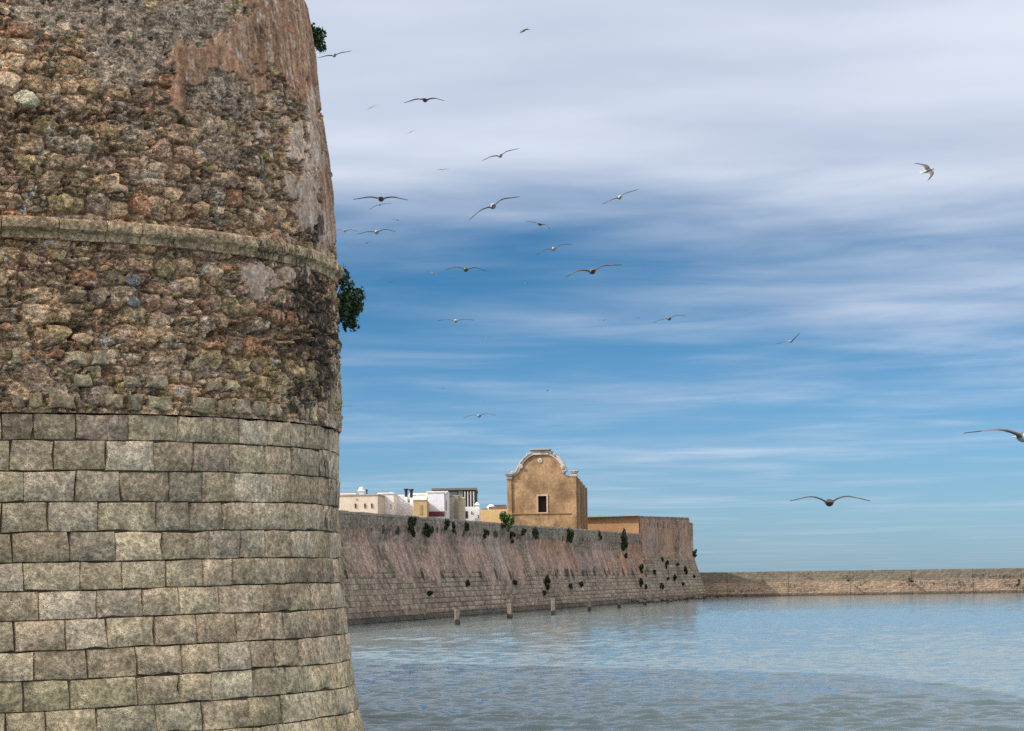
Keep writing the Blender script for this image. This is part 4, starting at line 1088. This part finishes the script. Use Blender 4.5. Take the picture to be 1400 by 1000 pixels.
BP = [(874, 778, 10, 18, 'broad dark plant at the left edge of the bastion face'), (874, 798, 8, 22, 'long dark plant low under the broad one on the bastion'), (909, 772, 7, 18, 'tallest dark plant in the middle of the bastion face'),
      (904, 765, 5, 9, 'small plant above the tallest one on the bastion'), (920, 791, 8, 14, 'round dark plant low in the middle of the bastion'), (902, 802, 9, 12, 'dark clump nearest the water on the bastion'),
      (924, 772, 5, 10, 'thin plant right of the tallest one on the bastion'), (935, 782, 7, 20, 'long dark plant near the right edge of the bastion'), (911, 791, 4, 8, 'tiny plant left of the round one on the bastion'),
      (932, 799, 4, 8, 'tiny plant low by the right edge of the bastion'), (947, 789, 4, 7, 'last tiny plant at the bastion edge'), (892, 782, 5, 8, 'small plant between the broad and the tall one'), (881, 803, 4, 8, 'tiny tuft beside the long low plant on the bastion')]
for i, (x, y, w, h, lab) in enumerate(BP): wall_bush(x, y, w, h, lab, seed=100 + i * 3, out=.6)
sE = S_END - .75 * .95; b = wallp(np.array(sE), np.array(5.3), -.1)
bush('wall_plant', 'bush on the sloping right edge of the bastion against the sky', b, (WN[0], WN[1] + .3, 0), (.35, .62, .5), 300, .22, LEAF_M, 'plants growing from the sea wall', .1, seed=160, clumps=6, cat='plant')
def crest_bush():
    s, z = inv_wall(685, 722); s = float(s); b = wallp(np.array(s), np.array(7.05), .05)
    bush('shrub', 'bright green shrub rising over the wall top left of the chapel', b, (WN[0], WN[1], 0), (.85, 1.05, .6), 1500, .20, LEAF_L, None, 0, up=.55, seed=300, clumps=10)
crest_bush()
for x, y, w, h, lab in ((1244, 795, 9, 7, 'dark tuft growing on the ledge in the middle of the breakwater'), (1160, 793.5, 5, 4, 'tiny tuft on the breakwater ledge nearest its shaded end'), (1392, 798, 9, 12, 'dark weed on the breakwater at the right end')):
    b = at(x, y, 296.3); bush('wall_plant', lab, b, (0, -1, 0), (w * .046, h * .046, .35), 160, .2, LEAF_M, 'plants growing from the breakwater', .1, seed=int(x), clumps=5, cat='plant')

# ------------------------------------------------------------------ gulls
def fm(name, c, r=.7):
    m, nt, bb = new_mat(name); pos = N(nt, 'ShaderNodeTexCoord').outputs['Object']; n = nnoise(nt, pos, 30, 3, .6)
    nt.links.new(mixc(nt, 1.0, c, grey(nt, smooth(nt, n, .3, .7, .85, 1.12)), 'MULTIPLY'), bb.inputs['Base Color']); bb.inputs['Roughness'].default_value = r; return m
GW = fm('white_feather', (.38, .37, .36)); GG = fm('grey_feather', (.10, .105, .115)); GU = fm('underwing_feather', (.13, .13, .13)); GB = fm('black_feather', (.025, .024, .024)); GY = fm('beak', (.55, .36, .05)); GJ = fm('brown_feather', (.115, .095, .08))
def gull_mesh(aL, aR, sweepL=0.0, sweepR=0.0, fold=1.0, brown=False, back=False):
    n = 12
    rings = [(-.305, .062, .006, .0), (-.225, .042, .014, .0), (-.15, .046, .036, .0), (-.06, .062, .056, -.005), (.01, .068, .063, -.008), (.08, .063, .058, -.005),
             (.145, .048, .048, .005), (.19, .041, .043, .014), (.225, .036, .037, .016), (.248, .016, .018, .010), (.295, .005, .006, .002)]
    V = []; f = []; mt = []
    for y, w, h, zc in rings:
        for k in range(n):
            a = 2 * math.pi * (k + .5) / n; V.append((w * math.cos(a), y, zc + h * math.sin(a)))
    hole = {(j, k) for j in (3, 4, 5) for k in (11, 5)}
    for j in range(len(rings) - 1):
        for k in range(n):
            if (j, k) in hole: continue
            f.append((j * n + k, j * n + (k + 1) % n, (j + 1) * n + (k + 1) % n, (j + 1) * n + k))
            mt.append(4 if j >= 9 else ((5 if j < 8 else 5) if brown else (1 if (3 <= j < 6 and k in (0, 1, 2, 3, 4)) else 0)))
    f.append(tuple(range(n))[::-1]); mt.append(5 if brown else 0); f.append(tuple((len(rings) - 1) * n + k for k in range(n))); mt.append(4)
    S = [(.07, .20, .145, .030), (.14, .190, .150, .026), (.24, .178, .165, .022), (.33, .158, .180, .018), (.42, .128, .160, .014), (.51, .095, .115, .010), (.60, .055, .055, .007), (.67, .010, -.015, .003)]
    for side, ang, sw in ((1, aR, sweepR), (-1, aL, sweepL)):
        kk = (11, 0) if side == 1 else (6, 5)        # lower, upper body vertices at the hole
        loop0 = [j * n + kk[1] for j in (3, 4, 5, 6)] + [j * n + kk[0] for j in (6, 5, 4, 3)]
        prev = loop0; x = .062; z = 0.012; ps = .06
        for i, (s, ch, le, th) in enumerate(S):
            tt = min(1, max(0, (s - .14) / .34)); a = R_(ang[0] + (ang[1] - ang[0]) * (tt * tt * (3 - 2 * tt)))
            x += (s - ps) * math.cos(a) * fold; z += (s - ps) * math.sin(a); ps = s
            le2 = le - sw * max(0, s - .2)
            b = len(V); fr = (0, .34, .74, 1.0); tp = (.15, .7, 1.0, .25)
            nx, nz = -math.sin(a), math.cos(a)
            for q, t_ in zip(fr, tp): V.append((side * (x + nx * th * t_ * .5), le2 - ch * (1 - q), z + nz * th * t_ * .5 + .012 * (1 - abs(2 * q - 1))))
            for q, t_ in zip(fr[::-1], tp[::-1]): V.append((side * (x - nx * th * t_ * .5), le2 - ch * (1 - q), z - nz * th * t_ * .5 + .010 * (1 - abs(2 * q - 1))))
            cur = list(range(b, b + 8))
            for e in range(8):
                q = (prev[e], prev[(e + 1) % 8], cur[(e + 1) % 8], cur[e]); f.append(q if side == -1 else q[::-1])
                top = e in (0, 1, 2); edge = e == 7
                mt.append(3 if s > .55 else ((5 if brown or back else 1) if top else ((5 if brown else (0 if edge and s < .5 else 2)))))
            prev = cur
        f.append(tuple(prev) if side == -1 else tuple(prev[::-1])); mt.append(3)
    me = mesh_np('gull', np.array(V), f, True, fmat=mt)
    bm = bmesh.new(); bm.from_mesh(me); bmesh.ops.recalc_face_normals(bm, faces=bm.faces[:]); bm.to_mesh(me); bm.free()
    for m in (GW, GG, GU, GB, GY, GJ): me.materials.append(m)
    return me
GULLS = [ # x, y, span px, bank, (left inner, outer), (right inner, outer), yaw, brown, label
 (457, 76, 47, 6, (8, -16), (26, -4), 10, 0, 'gull with level wings beside the upper bush of the tower'),
 (581, 137, 57, 2, (20, -22), (16, -24), -8, 1, 'dark gull with drooping wings, highest of the large ones right of the tower'),
 (508, 147, 15, 27, (6, -6), (8, -4), 15, 0, 'tiny tilted gull close to the tower, left of the dark drooping one'),
 (562, 180.5, 13, 27, (6, -6), (8, -4), 15, 0, 'tiny tilted gull straight below the dark drooping one'),
 (716, 42, 15, 22, (-20, -20), (30, -20), 60, 1, 'small dark gull alone at the top of the sky'),
 (684, 213, 53, 14, (16, -16), (28, -8), 6, 0, 'pale gull banking with right wing raised, alone above the gull with long raised wing'),
 (521, 272, 75, 0, (16, -14), (14, -18), 0, 1, 'large dark gull with wide flat wings and a second gull under it'),
 (519, 280, 32, 8, (-10, -26), (4, -14), 0, 0, 'gull half hidden right below the large flat winged gull'),
 (605, 232, 17, 6, (14, -20), (18, -20), 20, 0, 'tiny pale gull in the open sky above the large flat winged gull'),
 (543, 301, 14, -12, (16, -14), (12, -22), -20, 1, 'tiny dark gull below the right wing of the large flat winged gull'),
 (471, 316, 36, 0, (24, -14), (22, -18), 0, 0, 'gull skimming right past the tower edge above the string course'),
 (515, 318, 53, 4, (10, -6), (22, -16), 180, 0, 'white breasted gull next to the one skimming the tower edge'),
 (502, 332, 12, 22, (6, -10), (18, -10), 40, 1, 'tiny dark gull just below the white breasted one'),
 (637, 369, 57, -2, (24, -14), (20, -16), 176, 1, 'dark gull with bowed wings facing the camera, middle of the flock'),
 (592, 374, 17, -24, (12, -8), (8, -12), -30, 0, 'tiny white gull tilted down, left of the dark bowed one'),
 (534, 385, 13, 22, (8, -10), (18, -14), 30, 1, 'tiny gull right of the bush that hangs from the tower'),
 (674, 282, 77, 22, (10, -22), (24, -22), 4, 0, 'large gull steeply banked with its left wing pointing down'),
 (738, 307, 35, -12, (22, -10), (10, -34), -20, 1, 'brown gull with its right wing bent sharply down'),
 (847, 270, 54, 18, (2, -12), (22, -8), 8, 0, 'gull climbing alone in the upper right of the flock'),
 (757, 341, 52, 11, (14, -18), (28, -10), 176, 0, 'pale headed gull with grey wings just above the widest dark gull'),
 (810, 371, 80, 8, (22, -22), (28, -12), 4, 1, 'widest dark gull of the right half of the flock'),
 (717, 388, 9, 0, (20, -10), (20, -10), 30, 0, 'white speck of a gull below the brown bent winged one'),
 (748, 373, 6, 20, (10, -10), (10, -10), 30, 1, 'dark speck of a gull left of the widest dark gull'),
 (623, 439, 50, 0, (18, -10), (18, -10), 2, 0, 'slender gull with level wings alone below the dark bowed one'),
 (665, 462, 13, 6, (4, -6), (8, -6), 10, 0, 'faint tiny gull below right of the slender level one'),
 (606, 531, 13, 0, (16, -16), (16, -16), 0, 1, 'tiny dark gull low in the sky, above the lowest pale gull'),
 (595, 538, 9, 0, (4, -4), (4, -4), 0, 0, 'faint speck of a gull just under the tiny low dark one'),
 (662, 550, 8, 0, (4, -4), (4, -4), 0, 1, 'dark speck of a gull above the lowest pale gull'),
 (676, 559, 6, 0, (4, -4), (4, -4), 20, 1, 'dark speck of a gull right beside the lowest pale gull'),
 (655, 569, 45, 3, (14, -14), (24, -16), 172, 0, 'lowest pale gull of the flock, white fronted, over the chapel'),
 (463, 558, 38, 4, (16, -10), (18, -6), 4, 0, 'white gull half hidden behind the tower above the squared stones'),
 (825, 438, 15, 0, (14, -14), (14, -14), 160, 0, 'tiny white gull, left one of a row of three at mid sky'),
 (873, 435, 11, 0, (4, -8), (4, -8), 10, 1, 'tiny dark gull between the white one and the brown winged one in a row'),
 (915, 436, 46, 8, (2, -10), (22, -14), 172, 1, 'brown winged gull at the right end of a row of three'),
 (749, 534, 5, 40, (20, 0), (20, 0), 60, 1, 'dark speck of a gull in the pale cloud streak above the chapel'),
 (1081, 467, 31, 4, (6, -14), (48, 30), -25, 0, 'white gull with one wing raised high, alone over the open basin'),
 (1134, 687, 109, 0, (28, -12), (28, -14), -4, 1, 'big dark gull gliding low over the breakwater with bowed wings'),
 (1399, 597, 153, 0, (22, -6), (24, -10), 184, 0, 'nearest gull, half cut off by the right edge'),
]
def gulls():
    for x, y, span, bank, l, r, yaw, br, lab in GULLS:
        if abs(yaw) > 90: l, r = r, l
        w = .12 + sum(.55 * math.cos(R_((a[0] * .4 + a[1] * .6))) for a in (l, r)) * 1.08
        w *= max(.45, abs(math.cos(R_(yaw if abs(yaw) < 90 else 180 - yaw))))
        Yd = w * F / span * (1.0 if lab.startswith('white gull with one wing') else 1)
        me = gull_mesh(l, r, .3, .3, 1.0, br)
        o = link('gull', me); tag(o, lab, 'gull', 'gulls flying over the water')
        o.matrix_world = Matrix.Translation(Vector(at(x, y, Yd))) @ Matrix.Rotation(R_(-bank), 4, 'Y') @ Matrix.Rotation(R_(2), 4, 'X') @ Matrix.Rotation(R_(yaw), 4, 'Z')
    # the gull that shows its back as it turns over the right hand side
    me = gull_mesh((10, -4), (14, 2), .5, .7, .72, 0, True); o = link('gull', me)
    tag(o, 'turning gull with dark back, white tail and white wing edges, high on the right', 'gull', 'gulls flying over the water')
    fw = Vector((.82, .30, .28)).normalized(); up = Vector((.10, -.80, .62)); rt = fw.cross(up).normalized(); up = rt.cross(fw)
    o.matrix_world = Matrix.Translation(Vector(at(1268, 234, 82))) @ Matrix((rt, fw, up)).transposed().to_4x4()
gulls()
for o in sc.objects:
    if o.type == 'MESH' and len(o.data.materials) and o.data.materials[0] == MAT['flank']: o.color = (.215, .175, .135, .22)
